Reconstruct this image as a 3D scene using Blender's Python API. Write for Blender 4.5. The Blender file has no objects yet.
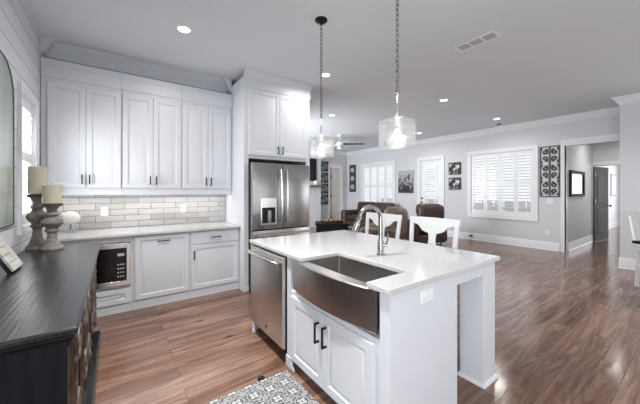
import bpy, bmesh, math, random
from mathutils import Vector, Matrix
R = math.radians
random.seed(7)
S = bpy.context.scene
C = S.collection

# ------------------------------------------------------------------ camera
cam = bpy.data.cameras.new('camera'); cam_ob = bpy.data.objects.new('camera', cam); C.objects.link(cam_ob)
cam.sensor_fit = 'HORIZONTAL'; cam.sensor_width = 36; cam.lens = 36 * 284.6 / 640
cam.shift_y = -(202 - 191) / 640; cam.clip_start = .05
A = R(54.2)
cam_ob.location = (0, 0, 1.40); cam_ob.rotation_euler = (R(90), 0, A - R(90))
S.camera = cam_ob
# ------------------------------------------------------------------ world, exposure
S.view_settings.view_transform = 'Standard'; S.view_settings.look = 'None'
S.view_settings.exposure = 0.03; S.view_settings.gamma = 1; S.view_settings.use_curve_mapping = False
W = bpy.data.worlds.new('daylight'); S.world = W; W.use_nodes = True
W.node_tree.nodes['Background'].inputs[0].default_value = (.9, .95, 1, 1)
W.node_tree.nodes['Background'].inputs[1].default_value = 1.1


def area(name, loc, rot, sx, sy, power, col=(1, 1, 1), spread=180):
    l = bpy.data.lights.new(name, 'AREA'); l.shape = 'RECTANGLE'; l.size = sx; l.size_y = sy
    l.energy = power; l.color = col; l.spread = R(spread)
    o = bpy.data.objects.new(name, l); C.objects.link(o); o.location = loc; o.rotation_euler = rot
    return o


# daylight for the seen windows and bedroom, plus added fill lights out of view
area('fill_rear_opening', (2.6, -3.45, 1.3), (R(90), 0, 0), 5.2, 2.3, 18, (.97, .98, 1))  # added fill from behind the camera, through an invented rear opening
area('fill_left_opening', (-1.0, -1.2, 1.4), (R(90), 0, R(-90)), 2.4, 1.9, 112, (.94, .98, 1))  # added fill for the faces turned left, source out of view
area('fill_right_opening', (7.85, -1.35, 1.3), (R(90), 0, R(90)), 2.6, 2.2, 40, (.97, .98, 1))  # added fill from the unseen right-hand wall
area('daylight_kitchen_window', (-.98, 3.73, 1.7), (R(90), 0, R(-90)), .6, 1.2, 75, (1, .99, .98))
area('daylight_living_window', (8.85, 8.1, 1.6), (R(90), 0, R(90)), 2.8, 2.2, 30, (.93, .97, 1))
area('daylight_main_window', (8.85, 3.6, 1.6), (R(90), 0, R(90)), 2.4, 2.2, 26, (.95, .98, 1))
area('daylight_patio_door', (8.75, 5.4, 1.4), (R(90), 0, R(90)), .7, 2.0, 8, (.95, .98, 1))
area('fill_living_side', (2.3, 7.2, 1.7), (R(90), 0, R(-90)), 2.6, 1.8, 215, (.95, .98, 1))  # added fill for the living room, behind an invented hidden window
area('daylight_bedroom', (15.5, .2, 1.5), (R(90), 0, R(60)), 1.8, 1.8, 90, (1, 1, 1))
area('fill_hall', (9.7, 1.25, 2.74), (0, 0, 0), .3, .3, 14, (1, .97, .93))  # added fill to lift the hall, no fixture there

# ------------------------------------------------------------------ materials
MT = {}


def nd(t, typ, **kw):
    n = t.nodes.new(typ)
    for k, v in kw.items():
        if k.startswith('i_'):
            key = k[2:]
            n.inputs[int(key) if key.isdigit() else key].default_value = v
        else:
            setattr(n, k, v)
    return n


def base(name, col, rough=.5, metal=0., coat=0., spec=.5):
    m = bpy.data.materials.new(name); m.use_nodes = True; t = m.node_tree
    p = t.nodes['Principled BSDF']
    p.inputs['Base Color'].default_value = (*col, 1); p.inputs['Roughness'].default_value = rough
    p.inputs['Metallic'].default_value = metal; p.inputs['Coat Weight'].default_value = coat
    p.inputs['Specular IOR Level'].default_value = spec
    MT[name] = m
    return m, t, p


def coords(t, scale=(1, 1, 1), rot=(0, 0, 0), loc=(0, 0, 0)):
    c = nd(t, 'ShaderNodeTexCoord'); mp = nd(t, 'ShaderNodeMapping')
    mp.inputs['Scale'].default_value = scale; mp.inputs['Rotation'].default_value = rot; mp.inputs['Location'].default_value = loc
    t.links.new(c.outputs['Object'], mp.inputs[0])
    return mp.outputs[0]


def mat(name, col, rough=.5, metal=0., var=.04, scale=(6, 6, 6), bump=0., coat=0., spec=.5, detail=4):
    m, t, p = base(name, col, rough, metal, coat, spec)
    v = coords(t, scale)
    n = nd(t, 'ShaderNodeTexNoise', i_Scale=1.0, i_Detail=detail); t.links.new(v, n.inputs['Vector'])
    r = nd(t, 'ShaderNodeValToRGB')
    r.color_ramp.elements[0].position = .3; r.color_ramp.elements[1].position = .7
    r.color_ramp.elements[0].color = (*[max(0, c * (1 - var)) for c in col], 1)
    r.color_ramp.elements[1].color = (*[min(1, c * (1 + var)) for c in col], 1)
    t.links.new(n.outputs['Fac'], r.inputs[0]); t.links.new(r.outputs[0], p.inputs['Base Color'])
    if bump:
        b = nd(t, 'ShaderNodeBump', i_Strength=bump, i_Distance=.01)
        t.links.new(n.outputs['Fac'], b.inputs['Height']); t.links.new(b.outputs[0], p.inputs['Normal'])
    return m


def emit(name, col, strength):
    m, t, p = base(name, col, .6)
    p.inputs['Emission Color'].default_value = (*col, 1); p.inputs['Emission Strength'].default_value = strength
    return m


mat('cabinet_paint', (.64, .66, .70), .38, var=.015, scale=(2, 2, 2))
mat('wall_paint', (.60, .61, .635), .75, var=.012, scale=(1.5, 1.5, 1.5))
mat('ceiling_paint', (.67, .70, .74), .85, var=.012, scale=(1.5, 1.5, 1.5))
mat('trim_paint', (.74, .75, .77), .42, var=.012, scale=(3, 3, 3))
mat('white_gloss', (.76, .765, .775), .3, var=.02)
mat('quartz', (.54, .54, .545), .12, var=.02, scale=(9, 9, 9), coat=.3)
mat('black_metal', (.012, .012, .013), .35, .6, var=.1)
mat('black_plastic', (.010, .010, .011), .4, 0, var=.1, spec=.25)
mat('black_glass', (.006, .005, .005), .08, 0, var=.1, spec=.35)
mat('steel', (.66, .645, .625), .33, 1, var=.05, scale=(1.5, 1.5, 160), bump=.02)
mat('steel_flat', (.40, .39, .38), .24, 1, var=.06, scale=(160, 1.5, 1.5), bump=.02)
mat('sink_steel', (.56, .545, .53), .28, 1, var=.06, scale=(160, 3, 3), bump=.02)
mat('steel_bright', (.72, .71, .70), .16, 1, var=.02)
mat('nickel', (.34, .33, .32), .2, 1, var=.03)
mat('chrome', (.8, .8, .8), .1, 1, var=.02)
mat('black_wood', (.008, .009, .012), .25, 0, var=.6, scale=(2, 70, 4), bump=.16, spec=.6)
mat('black_panel', (.008, .009, .013), .5, 0, var=.5, scale=(2, 40, 4), bump=.06, spec=.2)
mat('bronze_wood', (.11, .08, .06), .30, .75, var=.8, scale=(20, 20, 6), bump=.2, coat=.2)
mat('iron', (.16, .14, .125), .42, .7, var=.4, scale=(40, 40, 40))
mat('leather', (.050, .028, .021), .42, 0, var=.5, scale=(9, 9, 9), bump=.35)
mat('tan_leather', (.12, .083, .062), .5, 0, var=.4, scale=(9, 9, 9), bump=.3)
mat('dark_wood', (.008, .007, .007), .5, 0, var=.4, scale=(3, 40, 3), spec=.2)
mat('mid_wood', (.19, .11, .065), .5, 0, var=.35, scale=(40, 3, 3))
mat('weathered_wood', (.19, .175, .155), .7, 0, var=.4, scale=(14, 14, 40), bump=.4)
mat('dark_stain', (.045, .038, .034), .55, 0, var=.3)
mat('candle_wax', (.50, .46, .35), .5, 0, var=.06, scale=(3, 3, 8))
mat('sign_plank', (.36, .35, .335), .7, 0, var=.2, scale=(8, 60, 8), bump=.2)
mat('grey_metal', (.085, .087, .092), .5, .6, var=.2)
mat('door_grey', (.15, .153, .16), .75, 0, var=.12, scale=(20, 20, 1), spec=.15)
mat('matte_black', (.02, .02, .021), .8, 0, var=.1)
mat('hall_paint', (.60, .605, .615), .75, var=.012)
mat('petals', (.86, .86, .80), .7, 0, var=.08, scale=(30, 30, 30))
mat('leaf_green', (.05, .12, .03), .6, 0, var=.3)
mat('oxblood', (.20, .035, .03), .4, var=.2)
emit('lamp_glow', (1, .96, .88), 14)
emit('bulb_glow', (1, .93, .82), 9)
emit('led_glow', (1, .97, .92), 5)

# seeded clear glass: mostly transmitting thin shell
m, t, p = base('seeded_glass', (.96, .97, .98), .04)
gl = nd(t, 'ShaderNodeBsdfGlossy', i_Roughness=.12); tr = nd(t, 'ShaderNodeBsdfTransparent')
tr.inputs[0].default_value = (.98, .985, .99, 1)
gl.inputs[0].default_value = (.9, .9, .9, 1)
lw = nd(t, 'ShaderNodeLayerWeight', i_Blend=.5); pw_ = nd(t, 'ShaderNodeMath', operation='POWER', i_1=3.0); fr = nd(t, 'ShaderNodeMath', operation='MULTIPLY_ADD', i_1=.75, i_2=.03); mx = nd(t, 'ShaderNodeMixShader')
t.links.new(lw.outputs['Facing'], pw_.inputs[0]); t.links.new(pw_.outputs[0], fr.inputs[0])
v = coords(t, (95, 95, 70)); vo = nd(t, 'ShaderNodeTexVoronoi', i_Scale=1.0); t.links.new(v, vo.inputs['Vector'])
cr = nd(t, 'ShaderNodeValToRGB'); cr.color_ramp.elements[0].position = .12; cr.color_ramp.elements[1].position = .34
cr.color_ramp.elements[0].color = (.42, .42, .42, 1); cr.color_ramp.elements[1].color = (.04, .04, .04, 1)
t.links.new(vo.outputs['Distance'], cr.inputs[0])
ad = nd(t, 'ShaderNodeMath', operation='ADD', use_clamp=True)
t.links.new(cr.outputs[0], ad.inputs[0]); t.links.new(fr.outputs[0], ad.inputs[1])
bp = nd(t, 'ShaderNodeBump', i_Strength=.5, i_Distance=.004); t.links.new(vo.outputs['Distance'], bp.inputs['Height'])
t.links.new(bp.outputs[0], gl.inputs['Normal'])
t.links.new(ad.outputs[0], mx.inputs[0]); t.links.new(tr.outputs[0], mx.inputs[1]); t.links.new(gl.outputs[0], mx.inputs[2])
tl = nd(t, 'ShaderNodeBsdfTranslucent'); tl.inputs[0].default_value = (.95, .96, .97, 1); m2 = nd(t, 'ShaderNodeMixShader', i_0=.045)
t.links.new(mx.outputs[0], m2.inputs[1]); t.links.new(tl.outputs[0], m2.inputs[2]); t.links.new(m2.outputs[0], t.nodes['Material Output'].inputs[0])

# window glass
m, t, p = base('window_glass', (.95, .97, 1), .02)
gl = nd(t, 'ShaderNodeBsdfGlossy', i_Roughness=.02); tr = nd(t, 'ShaderNodeBsdfTransparent')
lw = nd(t, 'ShaderNodeLayerWeight', i_Blend=.5); pw_ = nd(t, 'ShaderNodeMath', operation='POWER', i_1=4.0); fr = nd(t, 'ShaderNodeMath', operation='MULTIPLY_ADD', i_1=.6, i_2=.03); mx = nd(t, 'ShaderNodeMixShader')
t.links.new(lw.outputs['Facing'], pw_.inputs[0]); t.links.new(pw_.outputs[0], fr.inputs[0])
t.links.new(fr.outputs[0], mx.inputs[0]); t.links.new(tr.outputs[0], mx.inputs[1]); t.links.new(gl.outputs[0], mx.inputs[2])
t.links.new(mx.outputs[0], t.nodes['Material Output'].inputs[0])

# shiplap boards: grooves every 16 cm
m, t, p = base('shiplap', (.60, .615, .65), .5)
c = nd(t, 'ShaderNodeTexCoord'); sp = nd(t, 'ShaderNodeSeparateXYZ'); t.links.new(c.outputs['Object'], sp.inputs[0])
a1 = nd(t, 'ShaderNodeMath', operation='ADD', i_1=-.148 + 1.6); t.links.new(sp.outputs[2], a1.inputs[0])
mo = nd(t, 'ShaderNodeMath', operation='MODULO', i_1=.16); t.links.new(a1.outputs[0], mo.inputs[0])
lt = nd(t, 'ShaderNodeMath', operation='LESS_THAN', i_1=.007); t.links.new(mo.outputs[0], lt.inputs[0])
mi = nd(t, 'ShaderNodeMix', data_type='RGBA'); mi.inputs[6].default_value = (.60, .615, .65, 1); mi.inputs[7].default_value = (.17, .175, .19, 1)
t.links.new(lt.outputs[0], mi.inputs[0]); t.links.new(mi.outputs[2], p.inputs['Base Color'])

# backsplash tile
m, t, p = base('tile', (.7, .69, .67), .14)
c = nd(t, 'ShaderNodeTexCoord'); sp = nd(t, 'ShaderNodeSeparateXYZ'); t.links.new(c.outputs['Object'], sp.inputs[0])
cb = nd(t, 'ShaderNodeCombineXYZ')
a1 = nd(t, 'ShaderNodeMath', operation='ADD', i_1=.199 + .307 * 4); a2 = nd(t, 'ShaderNodeMath', operation='ADD', i_1=-.92 + .0793 * 10)
t.links.new(sp.outputs[0], a1.inputs[0]); t.links.new(sp.outputs[2], a2.inputs[0])
t.links.new(a1.outputs[0], cb.inputs[0]); t.links.new(a2.outputs[0], cb.inputs[1])
br = nd(t, 'ShaderNodeTexBrick', offset=.5, i_Scale=1.0)
br.inputs['Color1'].default_value = (.58, .57, .56, 1); br.inputs['Color2'].default_value = (.40, .385, .37, 1)
br.inputs['Mortar'].default_value = (.20, .19, .185, 1); br.inputs['Mortar Size'].default_value = .0032
br.inputs['Mortar Smooth'].default_value = .1; br.inputs['Brick Width'].default_value = .307; br.inputs['Row Height'].default_value = .0793
br.inputs['Bias'].default_value = -.2
t.links.new(cb.outputs[0], br.inputs['Vector'])
nz = nd(t, 'ShaderNodeTexNoise', i_Scale=1.0, i_Detail=3.0)
mp = nd(t, 'ShaderNodeMapping'); mp.inputs['Scale'].default_value = (5, 1, 55); mp.inputs['Rotation'].default_value = (0, .12, 0)
t.links.new(c.outputs['Object'], mp.inputs[0]); t.links.new(mp.outputs[0], nz.inputs['Vector'])
mu = nd(t, 'ShaderNodeMix', data_type='RGBA', blend_type='MULTIPLY'); mu.inputs[0].default_value = .35
t.links.new(br.outputs['Color'], mu.inputs[6]); t.links.new(nz.outputs['Fac'], mu.inputs[7]); t.links.new(mu.outputs[2], p.inputs['Base Color'])
bp = nd(t, 'ShaderNodeBump', i_Strength=.5, i_Distance=.004, invert=True); t.links.new(br.outputs['Fac'], bp.inputs['Height']); t.links.new(bp.outputs[0], p.inputs['Normal'])

# wood floor: hand-scraped planks running along X
m, t, p = base('floor_wood', (.2, .1, .07), .3)
c = nd(t, 'ShaderNodeTexCoord')
br = nd(t, 'ShaderNodeTexBrick', offset=.37, i_Scale=1.0)
br.inputs['Color1'].default_value = (0, 0, 0, 1); br.inputs['Color2'].default_value = (1, 1, 1, 1); br.inputs['Mortar'].default_value = (.5, .5, .5, 1)
br.inputs['Mortar Size'].default_value = .0016; br.inputs['Brick Width'].default_value = 1.7; br.inputs['Row Height'].default_value = .15
mp0 = nd(t, 'ShaderNodeMapping'); mp0.inputs['Location'].default_value = (20, 20, 0)
t.links.new(c.outputs['Object'], mp0.inputs[0]); t.links.new(mp0.outputs[0], br.inputs['Vector'])
# grain: offset noise per plank
sc = nd(t, 'ShaderNodeVectorMath', operation='MULTIPLY'); sc.inputs[1].default_value = (3.0, 9, 5)
t.links.new(br.outputs['Color'], sc.inputs[0])
adv = nd(t, 'ShaderNodeVectorMath', operation='ADD'); t.links.new(c.outputs['Object'], adv.inputs[0]); t.links.new(sc.outputs[0], adv.inputs[1])
mp = nd(t, 'ShaderNodeMapping'); mp.inputs['Scale'].default_value = (.9, 9, 1); t.links.new(adv.outputs[0], mp.inputs[0])
n1 = nd(t, 'ShaderNodeTexNoise', i_Scale=1.0, i_Detail=8.0, i_Roughness=.68, i_Distortion=1.5); t.links.new(mp.outputs[0], n1.inputs['Vector'])
cr = nd(t, 'ShaderNodeValToRGB'); e = cr.color_ramp.elements
e[0].position = .27; e[0].color = (.075, .036, .026, 1); e[1].position = .76; e[1].color = (.37, .25, .18, 1)
e.new(.44).color = (.145, .072, .049, 1); e.new(.58).color = (.24, .142, .098, 1)
t.links.new(n1.outputs['Fac'], cr.inputs[0])
pl = nd(t, 'ShaderNodeMapRange'); pl.inputs[3].default_value = .88; pl.inputs[4].default_value = 1.12; t.links.new(br.outputs['Color'], pl.inputs[0])
vm = nd(t, 'ShaderNodeVectorMath', operation='SCALE'); t.links.new(cr.outputs[0], vm.inputs[0]); t.links.new(pl.outputs[0], vm.inputs['Scale'])
mm = nd(t, 'ShaderNodeMix', data_type='RGBA'); mm.inputs[7].default_value = (.055, .028, .02, 1)
t.links.new(br.outputs['Fac'], mm.inputs[0]); t.links.new(vm.outputs[0], mm.inputs[6])
kn = nd(t, 'ShaderNodeTexVoronoi', i_Scale=1.0); mpk = nd(t, 'ShaderNodeMapping'); mpk.inputs['Scale'].default_value = (1.5, 3.4, 1)
t.links.new(c.outputs['Object'], mpk.inputs[0]); t.links.new(mpk.outputs[0], kn.inputs['Vector'])
kl = nd(t, 'ShaderNodeMapRange'); kl.inputs[1].default_value = .03; kl.inputs[2].default_value = .11; kl.inputs[3].default_value = .85; kl.inputs[4].default_value = 0
t.links.new(kn.outputs['Distance'], kl.inputs[0])
mk = nd(t, 'ShaderNodeMix', data_type='RGBA'); mk.inputs[7].default_value = (.025, .012, .009, 1)
t.links.new(kl.outputs[0], mk.inputs[0]); t.links.new(mm.outputs[2], mk.inputs[6]); t.links.new(mk.outputs[2], p.inputs['Base Color'])
mpb = nd(t, 'ShaderNodeMapping'); mpb.inputs['Scale'].default_value = (2.6, 11, 1); t.links.new(adv.outputs[0], mpb.inputs[0])
n2 = nd(t, 'ShaderNodeTexNoise', i_Scale=1.0, i_Detail=2.0, i_Distortion=1.0); t.links.new(mpb.outputs[0], n2.inputs['Vector'])
sb = nd(t, 'ShaderNodeMath', operation='SUBTRACT'); t.links.new(n2.outputs['Fac'], sb.inputs[0]); t.links.new(br.outputs['Fac'], sb.inputs[1])
bp = nd(t, 'ShaderNodeBump', i_Strength=.16, i_Distance=.010); t.links.new(sb.outputs[0], bp.inputs['Height']); t.links.new(bp.outputs[0], p.inputs['Normal'])
rr = nd(t, 'ShaderNodeMapRange'); rr.inputs[3].default_value = .10; rr.inputs[4].default_value = .22; t.links.new(n1.outputs['Fac'], rr.inputs[0]); t.links.new(rr.outputs[0], p.inputs['Roughness'])
p.inputs['Specular IOR Level'].default_value = .55

# rug: grey encaustic-like medallions
m, t, p = base('rug_pattern', (.2, .2, .2), .95)
c = nd(t, 'ShaderNodeTexCoord')


def mth(t, op, a, b=None, **k):
    n = nd(t, 'ShaderNodeMath', operation=op, **k)
    for i, x in enumerate((a, b)):
        if x is None: continue
        if isinstance(x, (int, float)): n.inputs[i].default_value = x
        else: t.links.new(x, n.inputs[i])
    return n.outputs[0]


sp = nd(t, 'ShaderNodeSeparateXYZ'); t.links.new(c.outputs['Object'], sp.inputs[0])


def rosette(off, cell):
    u = mth(t, 'SUBTRACT', mth(t, 'FRACT', mth(t, 'DIVIDE', mth(t, 'ADD', sp.outputs[0], 5 * cell + off), cell)), .5)
    v_ = mth(t, 'SUBTRACT', mth(t, 'FRACT', mth(t, 'DIVIDE', mth(t, 'ADD', sp.outputs[1], 9 * cell + off), cell)), .5)
    r = mth(t, 'SQRT', mth(t, 'ADD', mth(t, 'MULTIPLY', u, u), mth(t, 'MULTIPLY', v_, v_)))
    th = mth(t, 'ARCTAN2', v_, u)
    return u, v_, r, th


u, v_, r, th = rosette(0, .118)
pet = mth(t, 'LESS_THAN', r, mth(t, 'MULTIPLY_ADD', mth(t, 'ABSOLUTE', mth(t, 'SINE', mth(t, 'MULTIPLY', th, 2.0))), .17, i_2=.12))
disc = mth(t, 'LESS_THAN', r, .36)
ring = mth(t, 'MULTIPLY', mth(t, 'GREATER_THAN', r, .36), mth(t, 'LESS_THAN', r, .41))
core = mth(t, 'LESS_THAN', r, .055)
u2, v2, r2, th2 = rosette(.059, .118)
pet2 = mth(t, 'LESS_THAN', r2, mth(t, 'MULTIPLY_ADD', mth(t, 'ABSOLUTE', mth(t, 'COSINE', mth(t, 'MULTIPLY', th2, 2.0))), .19, i_2=.03))
nz = nd(t, 'ShaderNodeTexNoise', i_Scale=70.0, i_Detail=3.0); t.links.new(c.outputs['Object'], nz.inputs['Vector'])
base_c = nd(t, 'ShaderNodeValToRGB'); base_c.color_ramp.elements[0].position = .40; base_c.color_ramp.elements[1].position = .62
base_c.color_ramp.elements[0].color = (.045, .047, .052, 1); base_c.color_ramp.elements[1].color = (.36, .365, .37, 1)
t.links.new(nz.outputs['Fac'], base_c.inputs[0])
last = base_c.outputs[0]
for mask, col in ((disc, (.10, .105, .11, 1)), (ring, (.34, .34, .34, 1)), (pet, (.42, .42, .42, 1)), (core, (.04, .04, .045, 1)), (pet2, (.3, .3, .3, 1))):
    x = nd(t, 'ShaderNodeMix', data_type='RGBA'); x.inputs[7].default_value = col
    t.links.new(mask, x.inputs[0]); t.links.new(last, x.inputs[6]); last = x.outputs[2]
t.links.new(last, p.inputs['Base Color'])

# black and white art and mirror with painted reflection
def splash(name, dark, light, scale, lo, hi, rough=.6, metal=0., dist=0.):
    m, t, p = base(name, light, rough, metal)
    v = coords(t, scale); n = nd(t, 'ShaderNodeTexNoise', i_Scale=1.0, i_Detail=5.0, i_Distortion=dist); t.links.new(v, n.inputs['Vector'])
    r = nd(t, 'ShaderNodeValToRGB'); r.color_ramp.elements[0].position = lo; r.color_ramp.elements[1].position = hi
    r.color_ramp.elements[0].color = (*dark, 1); r.color_ramp.elements[1].color = (*light, 1)
    t.links.new(n.outputs['Fac'], r.inputs[0]); t.links.new(r.outputs[0], p.inputs['Base Color'])
    return m


splash('bw_art', (.01, .01, .012), (.55, .56, .58), (16, 3, 9), .47, .56, dist=1.5)
m, t, p = base('floral_art', (.3, .3, .3), .6)
c = nd(t, 'ShaderNodeTexCoord'); sp = nd(t, 'ShaderNodeSeparateXYZ'); t.links.new(c.outputs['Object'], sp.inputs[0])
v = coords(t, (17, 3, 9)); n = nd(t, 'ShaderNodeTexNoise', i_Scale=1.0, i_Detail=4.0, i_Distortion=1.2); t.links.new(v, n.inputs['Vector'])
ma = nd(t, 'ShaderNodeMath', operation='MULTIPLY_ADD', i_1=.42); t.links.new(sp.outputs[2], ma.inputs[0]); t.links.new(n.outputs['Fac'], ma.inputs[2])
r = nd(t, 'ShaderNodeValToRGB'); r.color_ramp.elements[0].position = .44; r.color_ramp.elements[1].position = .60
r.color_ramp.elements[0].color = (.01, .01, .012, 1); r.color_ramp.elements[1].color = (.42, .43, .45, 1)
t.links.new(ma.outputs[0], r.inputs[0]); t.links.new(r.outputs[0], p.inputs['Base Color'])
splash('bw_photo', (.008, .008, .009), (.6, .6, .6), (14, 14, 10), .50, .56, dist=.5)
splash('living_photo', (.02, .03, .03), (.34, .37, .36), (9, 9, 9), .42, .6, dist=.5)
splash('painted_reflection', (.36, .42, .37), (.60, .64, .62), (4, 2.2, 1.2), .35, .7, rough=.25, metal=.45, dist=.6)  # pale grey-green tone stands in for what the mirror reflects
splash('hall_mirror', (.16, .165, .17), (.24, .245, .25), (3, 3, 3), .3, .7, rough=.35, metal=.8)
mat('clear_art_grey', (.42, .43, .45), .5)


# ------------------------------------------------------------------ mesh builder
class MB:
    def __init__(s): s.v = []; s.f = []

    def add(s, vs, fs):
        n = len(s.v); s.v += [tuple(x) for x in vs]; s.f += [tuple(i + n for i in f) for f in fs]; return s

    def box(s, x0, y0, z0, x1, y1, z1):
        x0, x1 = sorted((x0, x1)); y0, y1 = sorted((y0, y1)); z0, z1 = sorted((z0, z1))
        return s.add([(x0, y0, z0), (x1, y0, z0), (x1, y1, z0), (x0, y1, z0), (x0, y0, z1), (x1, y0, z1), (x1, y1, z1), (x0, y1, z1)],
                     [(0, 3, 2, 1), (4, 5, 6, 7), (0, 1, 5, 4), (1, 2, 6, 5), (2, 3, 7, 6), (3, 0, 4, 7)])

    def quadbar(s, a, b, w, h, up=(0, 0, 1)):
        a, b = Vector(a), Vector(b); d = (b - a).normalized(); u = Vector(up)
        if abs(d.dot(u)) > .98: u = Vector((1, 0, 0))
        sx = d.cross(u).normalized() * w / 2; su = sx.cross(d).normalized() * h / 2
        P = [q + i * sx + j * su for q in (a, b) for i, j in ((-1, -1), (1, -1), (1, 1), (-1, 1))]
        return s.add(P, [(0, 1, 2, 3), (7, 6, 5, 4), (0, 4, 5, 1), (1, 5, 6, 2), (2, 6, 7, 3), (3, 7, 4, 0)])

    def tube(s, pts, r, n=10, closed=False):
        P = [Vector(q) for q in pts]; k = len(P); rs = r if isinstance(r, (list, tuple)) else [r] * k
        rings = []; up = None
        for i, q in enumerate(P):
            if closed: d = (P[(i + 1) % k] - P[i - 1]).normalized()
            else: d = (P[min(i + 1, k - 1)] - P[max(i - 1, 0)]).normalized()
            if up is None:
                up = Vector((0, 0, 1)) if abs(d.z) < .9 else Vector((1, 0, 0))
            up = (up - d * up.dot(d)).normalized(); sd = d.cross(up)
            rings.append([q + (up * math.cos(2 * math.pi * j / n) + sd * math.sin(2 * math.pi * j / n)) * rs[i] for j in range(n)])
        vs = [x for g in rings for x in g]; fs = []
        for i in range(k if closed else k - 1):
            a, b = i * n, ((i + 1) % k) * n
            fs += [(a + j, a + (j + 1) % n, b + (j + 1) % n, b + j) for j in range(n)]
        if not closed: fs += [tuple(range(n))[::-1], tuple(range((k - 1) * n, k * n))]
        return s.add(vs, fs)

    def cyl(s, a, b, r0, r1=None, n=24): return s.tube([a, b], [r0, r0 if r1 is None else r1], n)

    def lathe(s, prof, c=(0, 0, 0), n=28, axis='Z', cap=True):
        vs = []; fs = []
        for r, z in prof:
            for j in range(n):
                a = 2 * math.pi * j / n; x, y = r * math.cos(a), r * math.sin(a)
                q = (x, y, z) if axis == 'Z' else ((z, x, y) if axis == 'X' else (y, z, x))
                vs.append((q[0] + c[0], q[1] + c[1], q[2] + c[2]))
        k = len(prof)
        for i in range(k - 1): fs += [(i * n + j, i * n + (j + 1) % n, (i + 1) * n + (j + 1) % n, (i + 1) * n + j) for j in range(n)]
        if cap: fs += [tuple(range(n))[::-1], tuple(range((k - 1) * n, k * n))]
        return s.add(vs, fs)

    def prism(s, poly, h0, h1, plane='XY'):
        def q(a, b, h): return {'XY': (a, b, h), 'XZ': (a, h, b), 'YZ': (h, a, b)}[plane]
        n = len(poly); vs = [q(a, b, h0) for a, b in poly] + [q(a, b, h1) for a, b in poly]
        return s.add(vs, [tuple(range(n))[::-1], tuple(range(n, 2 * n))] + [(i, (i + 1) % n, n + (i + 1) % n, n + i) for i in range(n)])

    def rings(s, x0, x1, z0, z1, prof, yb):
        """panel facing -Y: prof = [(inset, y)], back at yb"""
        vs = [(x0, yb, z0), (x1, yb, z0), (x1, yb, z1), (x0, yb, z1)]
        for i, y in prof: vs += [(x0 + i, y, z0 + i), (x1 - i, y, z0 + i), (x1 - i, y, z1 - i), (x0 + i, y, z1 - i)]
        fs = [(3, 2, 1, 0)]; k = len(prof) + 1
        for g in range(k - 1): fs += [(g * 4 + j, g * 4 + (j + 1) % 4, g * 4 + 4 + (j + 1) % 4, g * 4 + 4 + j) for j in range(4)]
        fs.append(tuple((k - 1) * 4 + j for j in range(4)))
        return s.add(vs, fs)

    def sweep(s, path, prof, side=1, closed=False):
        """profile [(d,z)] carried along a horizontal path, d measured to the left (side=1) of travel"""
        P = [Vector((*q, 0)) for q in path]; k = len(P); vs = []; m = len(prof)
        for i in range(k):
            d0 = (P[i] - P[i - 1]).normalized() if i or closed else None
            d1 = (P[(i + 1) % k] - P[i]).normalized() if i < k - 1 or closed else None
            if d0 is None: d0 = d1
            if d1 is None: d1 = d0
            n0 = Vector((-d0.y, d0.x, 0)) * side; n1 = Vector((-d1.y, d1.x, 0)) * side
            b = (n0 + n1).normalized(); b = b / max(.2, b.dot(n0))
            for d, z in prof: vs.append(P[i] + b * d + Vector((0, 0, z)))
        fs = []
        for i in range(k if closed else k - 1):
            a, c2 = i * m, ((i + 1) % k) * m
            fs += [(a + j, a + (j + 1) % m, c2 + (j + 1) % m, c2 + j) for j in range(m)]
        if not closed: fs += [tuple(range(m)), tuple(range((k - 1) * m, k * m))[::-1]]
        return s.add(vs, fs)

    def sphere(s, c, r, n=12, sq=(1, 1, 1)):
        prof = [(math.sin(math.pi * i / n), -math.cos(math.pi * i / n)) for i in range(n + 1)]
        vs = []; fs = []; mm_ = n * 2
        for pr, pz in prof:
            for j in range(mm_):
                a = 2 * math.pi * j / mm_
                vs.append((c[0] + r * sq[0] * pr * math.cos(a), c[1] + r * sq[1] * pr * math.sin(a), c[2] + r * sq[2] * pz))
        for i in range(n): fs += [(i * mm_ + j, i * mm_ + (j + 1) % mm_, (i + 1) * mm_ + (j + 1) % mm_, (i + 1) * mm_ + j) for j in range(mm_)]
        return s.add(vs, fs)

    def build(s, name, material, parent=None, bev=0., seg=2, smooth=True, sub=0, label=None):
        me = bpy.data.meshes.new(name); me.from_pydata(s.v, [], s.f)
        bm = bmesh.new(); bm.from_mesh(me)
        bmesh.ops.remove_doubles(bm, verts=bm.verts, dist=1e-6)
        bmesh.ops.recalc_face_normals(bm, faces=bm.faces); bm.to_mesh(me); bm.free()
        if smooth:
            me.polygons.foreach_set('use_smooth', [True] * len(me.polygons))
            me.set_sharp_from_angle(angle=R(35))
        me.materials.append(MT[material])
        o = bpy.data.objects.new(name, me); C.objects.link(o)
        if parent: o.parent = parent
        if bev:
            b = o.modifiers.new('bevel', 'BEVEL'); b.width = bev; b.segments = seg; b.limit_method = 'ANGLE'; b.angle_limit = R(40); b.harden_normals = False
        if sub:
            b = o.modifiers.new('sub', 'SUBSURF'); b.levels = sub; b.render_levels = sub
        if label: o['label'] = label
        return o


def box(*a): return MB().box(*a)


def thing(name, label, cat, loc=(0, 0, 0), rz=0, group=None):
    o = bpy.data.objects.new(name, None); C.objects.link(o); o.location = loc; o.rotation_euler = (0, 0, R(rz))
    o.empty_display_size = .05; o['label'] = label; o['category'] = cat
    if group: o['group'] = group
    return o


def tag(o, label, cat, group=None):
    o['label'] = label; o['category'] = cat
    if group: o['group'] = group
    return o


def struct(name, mb, material, bev=0., label=None, parent=None):
    o = mb.build(name, material, parent, bev)
    if not parent: o['kind'] = 'structure'
    if label: o['label'] = label
    return o


def sroot(name, loc=(0, 0, 0), rz=0):
    o = bpy.data.objects.new(name, None); C.objects.link(o); o.location = loc; o.rotation_euler = (0, 0, R(rz)); o['kind'] = 'structure'
    return o


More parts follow.
